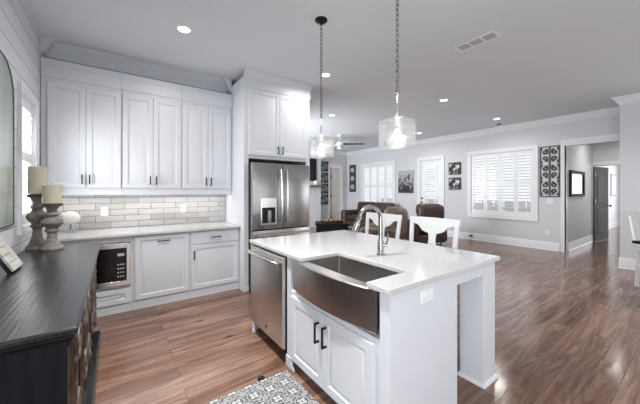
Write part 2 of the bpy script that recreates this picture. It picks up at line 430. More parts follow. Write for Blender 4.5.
def copy_tree(root, loc=None, rz=None, label=None, parent=None):
    c2 = root.copy(); C.objects.link(c2)
    if parent is not None: c2.parent = parent
    if loc is not None: c2.location = loc
    if rz is not None: c2.rotation_euler = (0, 0, R(rz))
    if label: c2['label'] = label
    for ch in [o for o in bpy.data.objects if o.parent == root]: copy_tree(ch, parent=c2)
    return c2


# ------------------------------------------------------------------ dimensions
XL, XW, XR = -.66, 8.33, 7.45      # left wall, window wall, right block face
YK, YB, YS = 4.62, 9.5, -3.2       # kitchen wall, living back wall, rear wall
H = 3.10
XE = 10.75                          # hall end wall
FR = [(0, -.0), (.003, -.004)]


# ================================================================== STRUCTURE
struct('floor', box(XL - .2, YS - .2, -.1, 17.5, YB + .2, 0), 'floor_wood')
struct('ceiling', box(XL - .2, YS - .2, H, XW + .15, YB + .2, H + .12), 'ceiling_paint')
# left wall (shiplap) with window hole Y 3.46..4.00, Z 1.09..2.26
WY0, WY1, WZ0, WZ1 = 3.46, 4.01, 1.09, 2.26
b = MB().box(XL - .14, YS, 0, XL, -2.4, H).box(XL - .14, -2.4, 0, XL, 0, .45).box(XL - .14, -2.4, 2.35, XL, 0, H).box(XL - .14, 0, 0, XL, WY0, H).box(XL - .14, WY1, 0, XL, YK + .14, H).box(XL - .14, WY0, 0, XL, WY1, WZ0).box(XL - .14, WY0, WZ1, XL, WY1, H)  # also holds an unseen opening, added for the left fill light
struct('wall_left', b, 'shiplap')
struct('wall_back', box(XL, YK, 0, 2.62, YK + .14, H), 'wall_paint')
struct('wall_living_side', MB().box(2.50, YK + .14, 0, 2.62, 5.9, H).box(2.50, 8.5, 0, 2.62, YB, H).box(2.50, 5.9, 0, 2.62, 8.5, .8).box(2.50, 5.9, 2.6, 2.62, 8.5, H), 'wall_paint')  # hidden wall, its opening added for the living room fill light
# living back wall, door opening X 7.32..7.95
DX0, DX1 = 7.36, 7.98
struct('wall_living_back', MB().box(2.5, YB, 0, DX0, YB + .14, H).box(DX1, YB, 0, XW + .14, YB + .14, H).box(DX0, YB, 2.42, DX1, YB + .14, H), 'wall_paint')
# window wall: holes for windows, door and the hall opening
holes = [(1.01, 1.98, 0, 2.44), (2.60, 4.11, .76, 2.43), (5.02, 5.80, 0, 2.42), (6.92, 8.52, .76, 2.43)]
b = MB(); y = YB
cur = .9
for (a0, a1, z0, z1) in holes:
    b.box(XW, cur, 0, XW + .14, a0, H)
    if z0 > 0: b.box(XW, a0, 0, XW + .14, a1, z0)
    b.box(XW, a0, z1, XW + .14, a1, H); cur = a1
b.box(XW, cur, 0, XW + .14, YB, H)
struct('wall_right', b, 'wall_paint')
# right block beside the hall: a wall running on towards the viewer, with an unseen opening added for fill light
struct('wall_front_right', MB().box(XR, -.05, 0, XW, 1.01, H).box(XR, YS, 0, XR + .14, -2.65, H).box(XR, -2.65, 2.4, XR + .14, -.05, H).box(XR, -2.65, 0, XR + .14, -.05, .2), 'wall_paint')
# unseen rear wall, its wide opening added to let fill light in
struct('wall_rear', MB().box(XL - .14, YS - .14, 0, 0, YS, H).box(5.2, YS - .14, 0, XR + .14, YS, H).box(0, YS - .14, 2.45, 5.2, YS, H), 'wall_paint')
# hall
struct('wall_hall_side', box(XW + .14, 1.98, 0, XE, 2.12, 2.80), 'hall_paint')
struct('wall_hall_near', box(XW + .14, .55, 0, XE + .12, .69, 2.80), 'hall_paint')
struct('ceiling_hall', box(XW + .14, .55, 2.76, XE + .12, 2.12, 2.86), 'ceiling_paint')
struct('wall_hall_end', MB().box(XE, 1.97, 0, XE + .12, 2.12, 2.80).box(XE, 1.10, 2.10, XE + .12, 1.97, 2.80).box(XE, .69, 0, XE + .12, 1.10, 2.80), 'hall_paint')
struct('wall_bedroom_side', box(XE + .12, 2.27, 0, 17.2, 2.40, 2.80), 'trim_paint')
struct('wall_bedroom_end', box(17.0, -1.5, 0, 17.14, 2.27, 2.80), 'trim_paint')
struct('ceiling_bedroom', box(XE + .12, -1.5, 2.76, 17.2, 2.40, 2.86), 'trim_paint')

CROWN = [(0, 0), (0, -.13), (.012, -.13), (.016, -.112), (.03, -.10), (.05, -.07), (.07, -.035), (.085, -.028), (.085, -.014), (.10, -.012), (.10, 0)]


def crown(name, path, side=1, z=H, k=1., material='trim_paint'):
    struct(name, MB().sweep(path, [(d * k, z + q * k) for d, q in CROWN], side), material)


crown('trim_1', [(XW, YB), (XW, 1.01), (XR, 1.01), (XR, YS)], -1)
crown('trim_2', [(2.62, YK + .14), (2.62, YB), (XW, YB)], -1)
# built-out crown above the wall cabinets (seen over their fascia)
CR2 = [(0, 0), (0, -.19), (.012, -.19), (.016, -.17), (.034, -.165), (.04, -.13), (.06, -.10), (.085, -.065), (.095, -.05), (.105, -.045), (.105, -.02), (.125, -.016), (.125, 0)]
struct('trim_3', MB().sweep([(XL, 4.31), (XL, 4.50), (1.449, 4.50), (1.449, 4.31)], [(d, H + q) for d, q in CR2], -1), 'cabinet_paint')
struct('wall_soffit', box(XL, 4.50, 2.6, 1.449, YK, H), 'cabinet_paint')
BASE = [(0, 0), (.022, 0), (.022, .012), (.014, .022), (.014, .15), (.010, .162), (.010, .18), (.004, .195), (0, .195)]


def skirt(name, path, side=1): struct(name, MB().sweep(path, BASE, side), 'trim_paint')


skirt('baseboard_right', [(XW, 4.93), (XW, 2.09)], -1)
skirt('baseboard_right_far', [(XW, YB), (XW, 5.89)], -1)
skirt('baseboard_corner', [(XR + .05, 1.01), (XR, 1.01), (XR, -.05)], -1)
skirt('baseboard_living', [(2.62, YB), (DX0 - .09, YB)], -1)
skirt('baseboard_hall', [(XE, 1.98), (XW + .14, 1.98)], 1)
skirt('baseboard_bedroom', [(17.0, 2.27), (XE + .12, 2.27)], 1)


def casing(name, x0, x1, z0, z1, w=.09, d=.02, sill=False, parent=None, three=False):
    """picture-frame casing facing -Y in local coordinates"""
    b = MB()
    pr = lambda a, c2, e_, f: b.rings(a, c2, e_, f, [(0, -d * .6), (.006, -d), (w - .02, -d)] if False else [(0, -d + .004), (.004, -d)], 0)
    pr(x0 - w, x0, z0 if three else z0 - w, z1 + w)
    pr(x1, x1 + w, z0 if three else z0 - w, z1 + w)
    pr(x0, x1, z1, z1 + w)
    if not three: pr(x0, x1, z0 - w, z0)
    # back band
    o = .012
    b.box(x0 - w - o, -d - .008, z0 if three else z0 - w - o, x0 - w + .012, 0, z1 + w + o); b.box(x1 + w - .012, -d - .008, z0 if three else z0 - w - o, x1 + w + o, 0, z1 + w + o)
    b.box(x0 - w + .012, -d - .008, z1 + w - .012, x1 + w - .012, 0, z1 + w + o)
    if not three: b.box(x0 - w + .012, -d - .008, z0 - w - o, x1 + w - .012, 0, z0 - w + .012)
    return b.build(name, 'trim_paint', parent)


def louvers(b, x0, x1, z0, z1, pitch, tilt, w=.064, y=0.):
    n = int((z1 - z0) / pitch); ca, sa = math.cos(tilt) * w / 2, math.sin(tilt) * w / 2
    for i in range(n):
        z = z0 + (i + .5) * (z1 - z0) / n
        pts = []
        for a, th_ in ((-1, .0015), (-.5, .005), (.5, .005), (1, .0015)): pts.append((a, th_))
        loop = [(a, t_) for a, t_ in pts] + [(a, -t_) for a, t_ in reversed(pts)]
        poly = [(y + a * ca - t_ * math.sin(tilt), z + a * sa + t_ * math.cos(tilt)) for a, t_ in loop]
        b.prism(poly, x0, x1, 'YZ')


def shutter(parent, x0, x1, z0, z1, mid, y0, tilt=R(20), pitch=.076, name='shutter'):
    """one plantation shutter leaf facing -Y"""
    st, rl, d = .045, .085, .028
    f = MB().box(x0, y0, z0, x0 + st, y0 + d, z1).box(x1 - st, y0, z0, x1, y0 + d, z1)
    f.box(x0 + st, y0, z0, x1 - st, y0 + d, z0 + rl).box(x0 + st, y0, z1 - rl, x1 - st, y0 + d, z1)
    if mid: f.box(x0 + st, y0, mid - rl / 2, x1 - st, y0 + d, mid + rl / 2)
    leaf = f.build(name, 'white_gloss', parent)
    l = MB(); yc = y0 + d / 2
    if mid:
        louvers(l, x0 + st, x1 - st, z0 + rl, mid - rl / 2, pitch, tilt, y=yc); louvers(l, x0 + st, x1 - st, mid + rl / 2, z1 - rl, pitch, tilt, y=yc)
    else: louvers(l, x0 + st, x1 - st, z0 + rl, z1 - rl, pitch, tilt, y=yc)
    l.build('louvers', 'white_gloss', leaf)
    return leaf


def window(name, loc, rz, w, z0, z1, n, mid, tilt=R(20), sash=True, cw=.085):
    """opening local x 0..w; wall face at y=0, depth to y=.14"""
    r = sroot(name, loc, rz)
    casing('casing', 0, w, z0, z1, cw, .02, parent=r)
    fr = MB().box(0, 0, z0, .015, .13, z1).box(w - .015, 0, z0, w, .13, z1).box(.015, 0, z0, w - .015, .13, z0 + .015).box(.015, 0, z1 - .015, w - .015, .13, z1)
    fr.build('window_frame', 'trim_paint', r)
    if sash:
        s2 = MB(); zm = (z0 + z1) / 2
        k = max(1, round(w / .8))
        for i in range(k):
            a, c2 = .015 + i * (w - .03) / k, .015 + (i + 1) * (w - .03) / k
            s2.box(a, .05, z0 + .015, a + .022, .07, z1 - .015).box(c2 - .022, .05, z0 + .015, c2, .07, z1 - .015)
            for zz in (z0 + .015, zm - .02, z1 - .055): s2.box(a + .022, .05, zz, c2 - .022, .07, zz + .03)
        s2.build('window_sash', 'trim_paint', r)
        MB().box(.02, .071, z0 + .02, w - .02, .074, z1 - .02).build('glass', 'window_glass', r)
    pw = (w - .03) / n
    for i in range(n): shutter(r, .015 + i * pw + .002, .015 + (i + 1) * pw - .002, z0 + .018, z1 - .018, mid, .012, tilt)
    return r


window('window_1', (XL, WY0, 0), 90, WY1 - WY0, WZ0, WZ1, 1, 1.72, R(14), cw=.05)
window('window_2', (XW, 4.11, 0), -90, 1.51, .76, 2.43, 4, 1.60, R(-30))
window('window_3', (XW, 8.52, 0), -90, 1.60, .76, 2.43, 4, 1.60, R(-30))
# what stands outside the windows: a low grey fence and a hedge
for i, (x, y0, y1, h) in enumerate(((9.9, 3.0, 9.0, 1.08),)):
    f = thing('garden_fence', 'grey board fence outside, seen low through the shutters', 'fence', (x, 0, 0))
    for k in range(20): box(0, y0 + k * .3, 0, .03, y0 + k * .3 + .25, h).build('board', 'hall_paint', f)
    box(.03, y0, .8, .06, y1 + .1, .88).build('rail', 'hall_paint', f)
struct('ground', box(XW + .2, 2.5, -.12, 14, 13, -.02), 'hall_paint')

# patio door in the window wall, glazed with a shutter
r = sroot('door_1', (XW, 5.80, 0), -90)
casing('casing', 0, .78, 0, 2.42, .085, .02, parent=r, three=True)
lf = MB().box(.03, .03, 0.01, .14, .07, 2.40).box(.64, .03, 0.01, .75, .07, 2.40).box(.14, .03, .01, .64, .07, .30).box(.14, .03, 2.24, .64, .07, 2.40).build('door_leaf', 'trim_paint', r)
MB().box(0, 0, 0, .028, .12, 2.42).box(.752, 0, 0, .78, .12, 2.42).box(.028, 0, 2.402, .752, .12, 2.42).build('door_frame', 'trim_paint', r)
box(.14, .05, .30, .64, .054, 2.24).build('glass', 'window_glass', r)
shutter(r, .15, .63, .32, 2.22, 1.30, -.004, R(-28))
k = MB().cyl((.075, .03, 1.02), (.075, -.02, 1.02), .012).sphere((.075, -.035, 1.02), .03).build('door_knob', 'black_metal', lf)
MB().cyl((.075, .03, 1.16), (.075, .0, 1.16), .028).build('deadbolt', 'black_metal', lf)
for z in (.25, 1.2, 2.15): MB().cyl((.756, .02, z - .05), (.756, .02, z + .05), .009, n=10).build('hinge', 'nickel', lf)

# interior door in the living back wall, tan jamb with dark hinges
r = sroot('door_2', (DX0, YB, 0), 0)
casing('casing', 0, DX1 - DX0, 0, 2.42, .09, .02, parent=r, three=True)
mat('cream_paint', (.66, .63, .58), .5); mat('tan_jamb', (.50, .36, .25), .5)
d2 = MB(); d2.rings(.09, .59, .01, 2.40, [(0, -.0 + .05), (.004, .046), (.10, .046), (.108, .054), (.125, .054), (.15, .048)], .09); d2.build('door_leaf', 'cream_paint', r)
jb = MB().box(0, 0, 0, .085, .10, 2.42).build('door_jamb', 'tan_jamb', r)
MB().box(.595, 0, 0, .62, .10, 2.42).build('door_stop', 'trim_paint', r)
for z in (.3, 1.2, 2.0): box(.055, -.012, z - .06, .09, 0, z + .06).build('hinge', 'black_metal', r)

# cased opening to the hall
r = sroot('trim_4', (XW, 2.07, 0), -90)
b = MB().box(0, -.022, 0, .09, 0, 2.44).box(0, -.022, 2.44, 1.05, 0, 2.55).box(-.012, -.03, 2.55, 1.05, 0, 2.57)
b.build('casing', 'trim_paint', r)
MB().box(.072, -.022, 0, .09, .14, 2.44).box(.09, -.022, 2.425, 1.05, .14, 2.44).build('opening_jamb', 'trim_paint', r)

# hall end door frame and leaf (opened inwards)
r = sroot('trim_5', (XE, 1.97, 0), -90)
MB().box(-.09, -.02, 0, 0, 0, 2.10).box(-.09, -.02, 2.10, .96, 0, 2.20).box(.87, -.02, 0, .96, 0, 2.10).box(0, 0, 0, .018, .12, 2.10).box(.852, 0, 0, .87, .12, 2.10).box(.018, 0, 2.082, .852, .12, 2.10).build('casing', 'trim_paint', r)
r = sroot('door_3', (XE - .03, 1.925, 0), 0)
ang = R(-10)
g = MB(); g.rings(0, .80, .012, 2.07, [(0, -.0), (.003, -.003)], .038)
lf = g.build('door_leaf', 'door_grey', r)
for (z0, z1) in ((.22, .90), (1.06, 1.92)):
    MB().rings(.12, .68, z0, z1, [(0, -.003), (.0, -.006), (.012, -.012), (.03, -.012), (.045, -.005), (.06, -.005)], -.002).build('door_panel', 'door_grey', lf)
MB().cyl((.74, 0, .98), (.74, -.05, .98), .012).sphere((.74, -.065, .98), .03).build('door_handle', 'black_metal', lf)
for z in (.28, 1.12, 1.85): box(-.035, -.012, z - .05, .012, .0, z + .05).build('hinge', 'black_metal', r)
lf.rotation_euler = (0, 0, ang)

# tile wall and its bright light strip
struct('wall_backsplash', box(XL + .001, YK - .012, .912, 1.448, YK, 1.40), 'tile')

# ================================================================== KITCHEN WALL
DOORP = [(0, -.015), (.004, -.019), (.052, -.019), (.058, -.010), (.068, -.009), (.092, -.017), (.098, -.018)]


def pull(parent, x, z, L=.11, vertical=True, y=-.019, name='handle'):
    b = MB(); s = .03
    if vertical:
        b.quadbar((x, y, z - L / 2 + .006), (x, y - s, z - L / 2 + .006), .009, .012).quadbar((x, y, z + L / 2 - .006), (x, y - s, z + L / 2 - .006), .009, .012)
        b.box(x - .006, y - s - .009, z - L / 2, x + .006, y - s, z + L / 2)
    else:
        b.quadbar((x - L / 2 + .006, y, z), (x - L / 2 + .006, y - s, z), .012, .009).quadbar((x + L / 2 - .006, y, z), (x + L / 2 - .006, y - s, z), .012, .009)
        b.box(x - L / 2, y - s - .009, z - .006, x + L / 2, y - s, z + .006)
    return b.build(name, 'black_metal', parent)


def front(parent, name, x0, x1, z0, z1, prof=DOORP, material='cabinet_paint'):
    return MB().rings(x0, x1, z0, z1, prof, 0).build(name, material, parent)


uy = 4.31
ups = [(-.655, .068, -.605, 'white two-door wall cabinet next to the shiplap wall, above the candles'),
       (.07, .748, .08, 'white two-door wall cabinet, middle of the three over the tile'),
       (.75, 1.448, .762, 'white two-door wall cabinet next to the refrigerator surround')]
for i, (x0, x1, d0, lab) in enumerate(ups):
    r = thing('wall_cabinet', lab, 'cabinet', ((x0 + x1) / 2, uy, 1.36), 0, 'wall cabinets over the backsplash')
    cx = (x0 + x1) / 2
    X0, X1 = x0 - cx, x1 - cx
    MB().box(X0, 0, .04, X1, YK - uy - .003, 1.50).build('body', 'cabinet_paint', r, .001)
    MB().box(X0, -.012, 1.30, X1, 0, 1.435).box(X0, -.018, 1.435, X1, .0, 1.50).build('fascia', 'cabinet_paint', r)
    MB().box(X0, -.004, -.008, X1, .018, .04).build('light_rail', 'cabinet_paint', r)
    e0 = d0 - cx; e1 = X1 - .012 if i else X1 - .006
    mid = (e0 + e1) / 2
    for s, (a, c2) in ((1, (e0, mid - .0015)), (-1, (mid + .0015, e1))):
        d = front(r, 'door', a, c2, .078, 1.25)
        pull(d, (mid - .034) if s == 1 else (mid + .034), .175)
# LED strip under them
o = box(-.60, 4.40, 1.375, 1.40, 4.42, 1.388).build('light_strip', 'led_glow')
tag(o, 'thin lit strip under the wall cabinets above the tile', 'light')
area('strip_light', (.4, 4.45, 1.36), (R(0), 0, 0), 2.0, .06, 4.2, (1, .97, .93), 160)

# base run
by = 4.00


def base_cab(lab, x0, x1):
    r = thing('base_cabinet', lab, 'cabinet', ((x0 + x1) / 2, by, 0), 0, 'base cabinets under the long counter')
    return r, x0 - (x0 + x1) / 2, x1 - (x0 + x1) / 2


D = YK - by - .004
r, a, c2 = base_cab('white base cabinet holding the microwave, with one drawer at the bottom', XL + .002, .168)
mw0, mw1 = -.47 - (XL + .17) / 2, .152 - (XL + .17) / 2
MB().box(a, 0, .10, a + .02, D, .878).box(c2 - .02, 0, .10, c2, D, .878).box(a + .02, .02, .10, c2 - .02, D, .315).box(a + .02, 0, .812, c2 - .02, D, .878).box(a + .02, D - .02, .315, c2 - .02, D, .812).build('body', 'cabinet_paint', r)
MB().box(a, -.002, 0, c2, .02, .098).build('base_rail', 'cabinet_paint', r)
MB().box(a + .02, -.002, .10, a + .17, .018, .812).build('filler', 'cabinet_paint', r)
d = front(r, 'drawer', a + .15, c2 - .02, .105, .275)
MB().cyl((-.02, -.019, .20), (-.02, -.04, .20), .006, n=10).sphere((-.02, -.047, .20), .014, 8).build('knob', 'black_metal', d)
mc = thing('microwave', 'stainless trimmed black glass microwave set in the base cabinets', 'microwave', ((-.47 + .145) / 2, by, .316))
w2 = (.145 + .47) / 2
MB().box(-w2 + .02, .0, .001, w2 - .004, .40, .46).build('body', 'steel', mc)
MB().box(-w2, -.03, .0, -w2 + .035, -.001, .485).box(w2 - .035, -.03, .0, w2, -.001, .485).box(-w2 + .035, -.03, 0, w2 - .035, -.001, .055).box(-w2 + .035, -.03, .43, w2 - .035, -.001, .485).build('frame', 'steel_bright', mc, .003)
MB().box(-w2 + .035, -.022, .055, w2 - .035, -.001, .43).build('door', 'black_glass', mc)
for i in range(3):
    for j in range(4): box(w2 - .12 + i * .024, -.0235, .10 + j * .045, w2 - .105 + i * .024, -.022, .115 + j * .045).build('button', 'clear_art_grey', mc)
box(w2 - .12, -.0235, .34, w2 - .055, -.022, .37).build('display', 'clear_art_grey', mc)

r, a, c2 = base_cab('white pull-out base cabinet with one tall front and horizontal handle', .17, .792)
MB().box(a, 0, .10, c2, D, .878).build('body', 'cabinet_paint', r); MB().box(a, -.002, 0, c2, .02, .098).build('base_rail', 'cabinet_paint', r)
d = front(r, 'door', a + .02, c2 - .012, .112, .862); pull(d, .01, .79, .13, False)
r, a, c2 = base_cab('white base cabinet with a top drawer over one door, beside the refrigerator', .794, 1.448)
MB().box(a, 0, .10, c2, D, .878).build('body', 'cabinet_paint', r); MB().box(a, -.002, 0, c2, .02, .098).build('base_rail', 'cabinet_paint', r)
d = front(r, 'drawer', a + .012, c2 - .02, .70, .862, [(0, -.015), (.004, -.019)]); pull(d, .0, .782, .13, False)
d = front(r, 'door', a + .012, c2 - .02, .112, .688); pull(d, a + .045, .56)
tag(MB().box(XL + .002, 3.945, .88, 1.448, YK - .002, .911).build('countertop', 'quartz', None, .003), 'long white quartz counter along the tiled wall', 'countertop')

# fridge surround
r = thing('bridge_cabinet', 'white crown-topped two-door cabinet over the refrigerator', 'cabinet', (2.0, 3.82, 0))
for nm, xa, sa, sb_, lab_ in (('l', 1.452, 1.451, 1.518, 'white floor-to-ceiling panel between counter run and refrigerator'), ('r', 2.526, 2.482, 2.547, 'white floor-to-ceiling panel on the living room side of the refrigerator')):
    q_ = thing('cabinet_panel', lab_, 'panel', (xa + .01, 3.82, 0), 0)
    MB().box(-.01, 0, 0, .01, .798, 2.858).build('side_panel', 'cabinet_paint', q_)
    MB().box(sa - xa - .01, -.004, 0, sb_ - xa - .01, .018, 1.858).build('stile', 'cabinet_paint', q_)
    MB().rings(sa - xa - .013, sb_ - xa - .007, 0, .06, [(0, -.012), (.004, -.016)], -.004).build('plinth', 'cabinet_paint', q_)
MB().box(-.527, 0.0, 1.862, .525, .79, 2.861).box(-.548, 0, 2.861, .546, .79, 3.0).build('body', 'cabinet_paint', r)
for a, c2, s in ((-.482, -.0, 1), (.003, .485, -1)):
    d = front(r, 'door', a, c2, 1.91, 2.84); pull(d, -.036 if s == 1 else .039, 2.0)
crp = [(d * .75, H - .001 + q * .68) for d, q in CROWN]
MB().sweep([(-.549, 0), (.547, 0), (.547, .79)], [(0, 2.86)] + [(.010, 2.86), (.010, 3.005)] + [(d, z) for d, z in crp[2:]] + [(0, H - .001)], -1).build('crown', 'cabinet_paint', r)

# refrigerator
r = thing('refrigerator', 'stainless french-door refrigerator with water dispenser', 'refrigerator', (1.967, 3.64, 0))
MB().box(-.444, .065, .03, .455, .78, 1.785).build('body', 'black_plastic', r)
SD = [(0, .012), (.004, .004), (.014, 0)]
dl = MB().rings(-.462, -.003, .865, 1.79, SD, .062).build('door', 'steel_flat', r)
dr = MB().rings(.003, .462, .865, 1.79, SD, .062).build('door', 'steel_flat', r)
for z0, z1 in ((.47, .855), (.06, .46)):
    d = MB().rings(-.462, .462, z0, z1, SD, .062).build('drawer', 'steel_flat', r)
    hb = MB().tube([(-.41, 0, z1 - .06), (-.41, -.05, z1 - .06), (-.2, -.058, z1 - .06), (.2, -.058, z1 - .06), (.41, -.05, z1 - .06), (.41, 0, z1 - .06)], .013, 10).build('handle', 'steel_bright', d)
for d, x, xo in ((dl, -.045, -1), (dr, .045, 1)):
    z0, z1 = .95, 1.71
    pts = [(x, -.045 - .018 * math.sin(math.pi * i / 12), z0 + (z1 - z0) * i / 12) for i in range(13)]
    MB().tube(pts, .014, 12).build('handle', 'steel_bright', d)
    for zz in (z0 + .01, z1 - .055): MB().box(x - .014, -.05, zz, x + .014, 0, zz + .045).build('handle_mount', 'chrome', d)
f = MB().box(-.345, -.006, .93, -.105, -.0005, 1.30).build('dispenser', 'steel_bright', dl)
box(-.325, -.009, .955, -.125, -.006, 1.17).build('dispenser_well', 'black_plastic', f)
box(-.25, -.03, .96, -.20, -.009, 1.13).build('dispenser_paddle', 'nickel', f)
box(-.335, -.009, 1.19, -.115, -.006, 1.285).build('dispenser_screen', 'steel_bright', f)
MB().lathe([(.012, -.0006), (.012, -.003)], (.40, 0, 1.72), 16, 'Y').build('emblem', 'chrome', dr)
for sx in (-.40, .40): MB().cyl((sx, .12, 0), (sx, .12, .035), .022, n=12).build('foot', 'black_plastic', r)

# outlets and switches
def plate(name, lab, loc, rz, w=.075, h=.118, sw=False, cat='outlet', n=1, parts=True):
    r = thing(name, lab, cat, loc, rz)
    MB().rings(-w / 2, w / 2, -h / 2, h / 2, [(0, -.003), (.004, -.006)], 0).build('plate', 'white_gloss', r)
    if sw:
        for i in range(n):
            x = (i - (n - 1) / 2) * .046; box(x - .016, -.009, -.033, x + .016, -.006, .033).build('rocker', 'white_gloss', r)
    elif w > h:
        for x in (-.025, .025): MB().lathe([(.016, -.006), (.016, -.009)], (x, 0, 0), 16, 'Y').build('socket', 'trim_paint', r)
    else:
        for z in (-.025, .025): MB().lathe([(.016, -.006), (.016, -.009)], (0, 0, z), 16, 'Y').build('socket', 'trim_paint', r)
    return r


plate('wall_outlet', 'white outlet plate on the tile behind the flower vase', (-.11, YK - .012, 1.135), 0)
plate('wall_outlet', 'white outlet plate on the tile nearer the refrigerator', (.828, YK - .012, 1.14), 0)
plate('light_switch', 'white double switch plate below the scrolled metal panel', (XW, 2.27, 1.16), -90, .12, .118, True, 'switch', 2)
plate('wall_outlet', 'white outlet low on the wall below the main shuttered window', (XW, 2.33, .40), -90)
plate('wall_outlet', 'white outlet low on the living back wall below the framed pictures', (7.08, YB, .72), 0)
plate('wall_outlet', 'white outlet in the bright room behind the grey door', (15.3, 2.27, .45), 0)

# ================================================================== ISLAND
IX0, IX1, IY0, IY1 = 1.10, 2.35, .94, 2.74
U = [(IX0, IY0), (IX1, IY0), (IX1, IY1), (IX0, IY1), (IX0, 1.765), (1.46, 1.765), (1.46, 1.10), (IX0, 1.10)]
o = MB().prism(U, .88, .91).build('island_countertop', 'quartz', None, .004, 2)
tag(o, 'white quartz island top with a cut-out for the apron sink', 'countertop')
# cabinet: local origin at (1.13, 2.72), rz=-90: local x -> -Y, local y -> +X
r = thing('island_cabinet', 'white kitchen island base with two doors under the sink and a square post', 'cabinet', (1.13, 2.72, 0), -90)
LY = lambda Y: 2.72 - Y
MB().box(LY(.98), 0, 0, LY(.96), .64, .879).build('end_panel', 'cabinet_paint', r)
MB().box(LY(2.02), 0, .0, LY(1.96), .02, .879).box(LY(2.02), .02, .0, LY(2.00), .60, .879).build('stile', 'cabinet_paint', r)
MB().box(LY(1.03), 0, .08, LY(.98), .02, .879).build('stile', 'cabinet_paint', r)
MB().box(LY(1.96), .0, .08, LY(1.03), .60, .615).build('body', 'cabinet_paint', r)
MB().box(LY(1.96), .07, 0, LY(.98), .09, .08).build('toe_kick', 'cabinet_paint', r)
MB().box(0, .60, 0, LY(.98), .64, .879).build('back_panel', 'cabinet_paint', r)
MB().box(-.018, 0, 0, .0, .64, .879).build('end_panel', 'cabinet_paint', r)
MB().prism([(LY(2.03), 0), (LY(1.90), 0), (LY(1.91), .025), (LY(1.95), .05), (LY(1.955), .08), (LY(2.03), .08)], -.008, 0, 'XZ').build('foot', 'cabinet_paint', r)
MB().prism([(LY(1.09), .0), (LY(.958), .0), (LY(.958), .08), (LY(1.045), .08), (LY(1.05), .05), (LY(1.08), .025)], -.008, 0, 'XZ').build('foot', 'cabinet_paint', r)
IDP = [(0, -.015), (.004, -.019), (.055, -.019), (.062, -.009), (.072, -.008), (.084, -.015), (.090, -.015)]
dA = front(r, 'door', LY(1.935), LY(1.512), .09, .585, IDP); dB = front(r, 'door', LY(1.508), LY(1.06), .09, .585, IDP)
pull(dA, LY(1.553), .455, .135); pull(dB, LY(1.470), .455, .135)
# overhang: apron rails and square posts
MB().box(LY(.98), .64, .80, LY(.962), 1.00, .879).build('apron', 'cabinet_paint', r)
MB().box(LY(2.72), .64, .80, LY(2.70), 1.00, .879).build('apron', 'cabinet_paint', r)
MB().box(LY(2.55), 1.15, .80, LY(1.135), 1.17, .879).build('apron', 'cabinet_paint', r)
for Y0 in (.962, 2.55):
    p_ = MB().box(LY(Y0 + .172), 1.0, 0, LY(Y0), 1.178, .879).build('post', 'cabinet_paint', r, .002)
    MB().sweep([(LY(Y0 + .172), 1.0), (LY(Y0), 1.0), (LY(Y0), 1.178), (LY(Y0 + .172), 1.178)], [(0, 0), (.014, 0), (.014, .014), (.008, .024), (0, .024)], -1, True).build('shoe_molding', 'trim_paint', p_)
plate('wall_outlet', 'white double outlet plate on the end of the island', (1.447, .96, .80), 0, .118, .075)

# dishwasher
r = thing('dishwasher', 'stainless dishwasher with bar handle set in the island', 'dishwasher', (1.13, 2.715, 0), -90)
MB().box(.0, .0, .10, .68, .56, .875).build('body', 'black_plastic', r)
dw = MB().rings(.004, .672, .115, .862, [(0, -.02), (.004, -.028), (.012, -.032)], -.001).build('door', 'steel', r)
MB().tube([(.04, -.03, .815), (.04, -.07, .815), (.10, -.082, .815), (.34, -.088, .815), (.58, -.082, .815), (.64, -.07, .815), (.64, -.03, .815)], .013, 12).build('handle', 'steel_bright', dw)
MB().lathe([(.014, -.032), (.014, -.035)], (.37, 0, .19), 18, 'Y').build('emblem', 'black_metal', dw)
MB().box(.0, .05, .02, .68, .06, .10).build('toe_panel', 'black_plastic', r)
MB().lathe([(.02, 0), (.02, .03), (.012, .035), (.012, .10)], (.03, -.0, 0), 14).build('foot', 'white_gloss', r)

# sink: stainless, bowed apron
r = thing('apron_sink', 'stainless farmhouse sink with a bowed apron front', 'sink', (1.13, 1.90, 0), -90)
sw = 1.90 - 1.045
N = 24
vs = []; b = MB()
ztop, zbot = .877, .640
prev = None
vv = []
for i in range(N + 1):
    x = sw * i / N; bow = -.012 - .052 * math.sin(math.pi * i / N) ** .9 - .0
    y1 = bow; y0 = .0
    vv.append([(x, y0, zbot), (x, y1 + .006, zbot), (x, y1, zbot + .008), (x, y1, ztop - .008), (x, y1 + .008, ztop), (x, .028, ztop), (x, .028, ztop - .03), (x, .0, ztop - .03)])
m_ = 8; fl = [q for g in vv for q in g]
fs = []
for i in range(N): fs += [(i * m_ + j, i * m_ + (j + 1) % m_, (i + 1) * m_ + (j + 1) % m_, (i + 1) * m_ + j) for j in range(m_)]
fs += [tuple(range(m_)), tuple(range(N * m_, N * m_ + m_))[::-1]]
b.add(fl, fs); b.build('apron_front', 'sink_steel', r)
x0, x1, y0, y1, zb = 1.90 - 1.78, 1.90 - 1.085, .028, .345, .655
b = MB()
t_ = .004
b.add([(x0, y0, ztop), (x1, y0, ztop), (x1, y1, ztop), (x0, y1, ztop), (x0, y0, zb), (x1, y0, zb), (x1, y1, zb), (x0, y1, zb),
       (x0 - t_, y0 - t_, ztop), (x1 + t_, y0 - t_, ztop), (x1 + t_, y1 + t_, ztop), (x0 - t_, y1 + t_, ztop), (x0 - t_, y0 - t_, zb - t_), (x1 + t_, y0 - t_, zb - t_), (x1 + t_, y1 + t_, zb - t_), (x0 - t_, y1 + t_, zb - t_)],
      [(0, 1, 5, 4), (1, 2, 6, 5), (2, 3, 7, 6), (3, 0, 4, 7), (4, 5, 6, 7), (8, 12, 13, 9), (9, 13, 14, 10), (10, 14, 15, 11), (11, 15, 12, 8), (15, 14, 13, 12), (0, 8, 9, 1), (1, 9, 10, 2), (2, 10, 11, 3), (3, 11, 8, 0)])
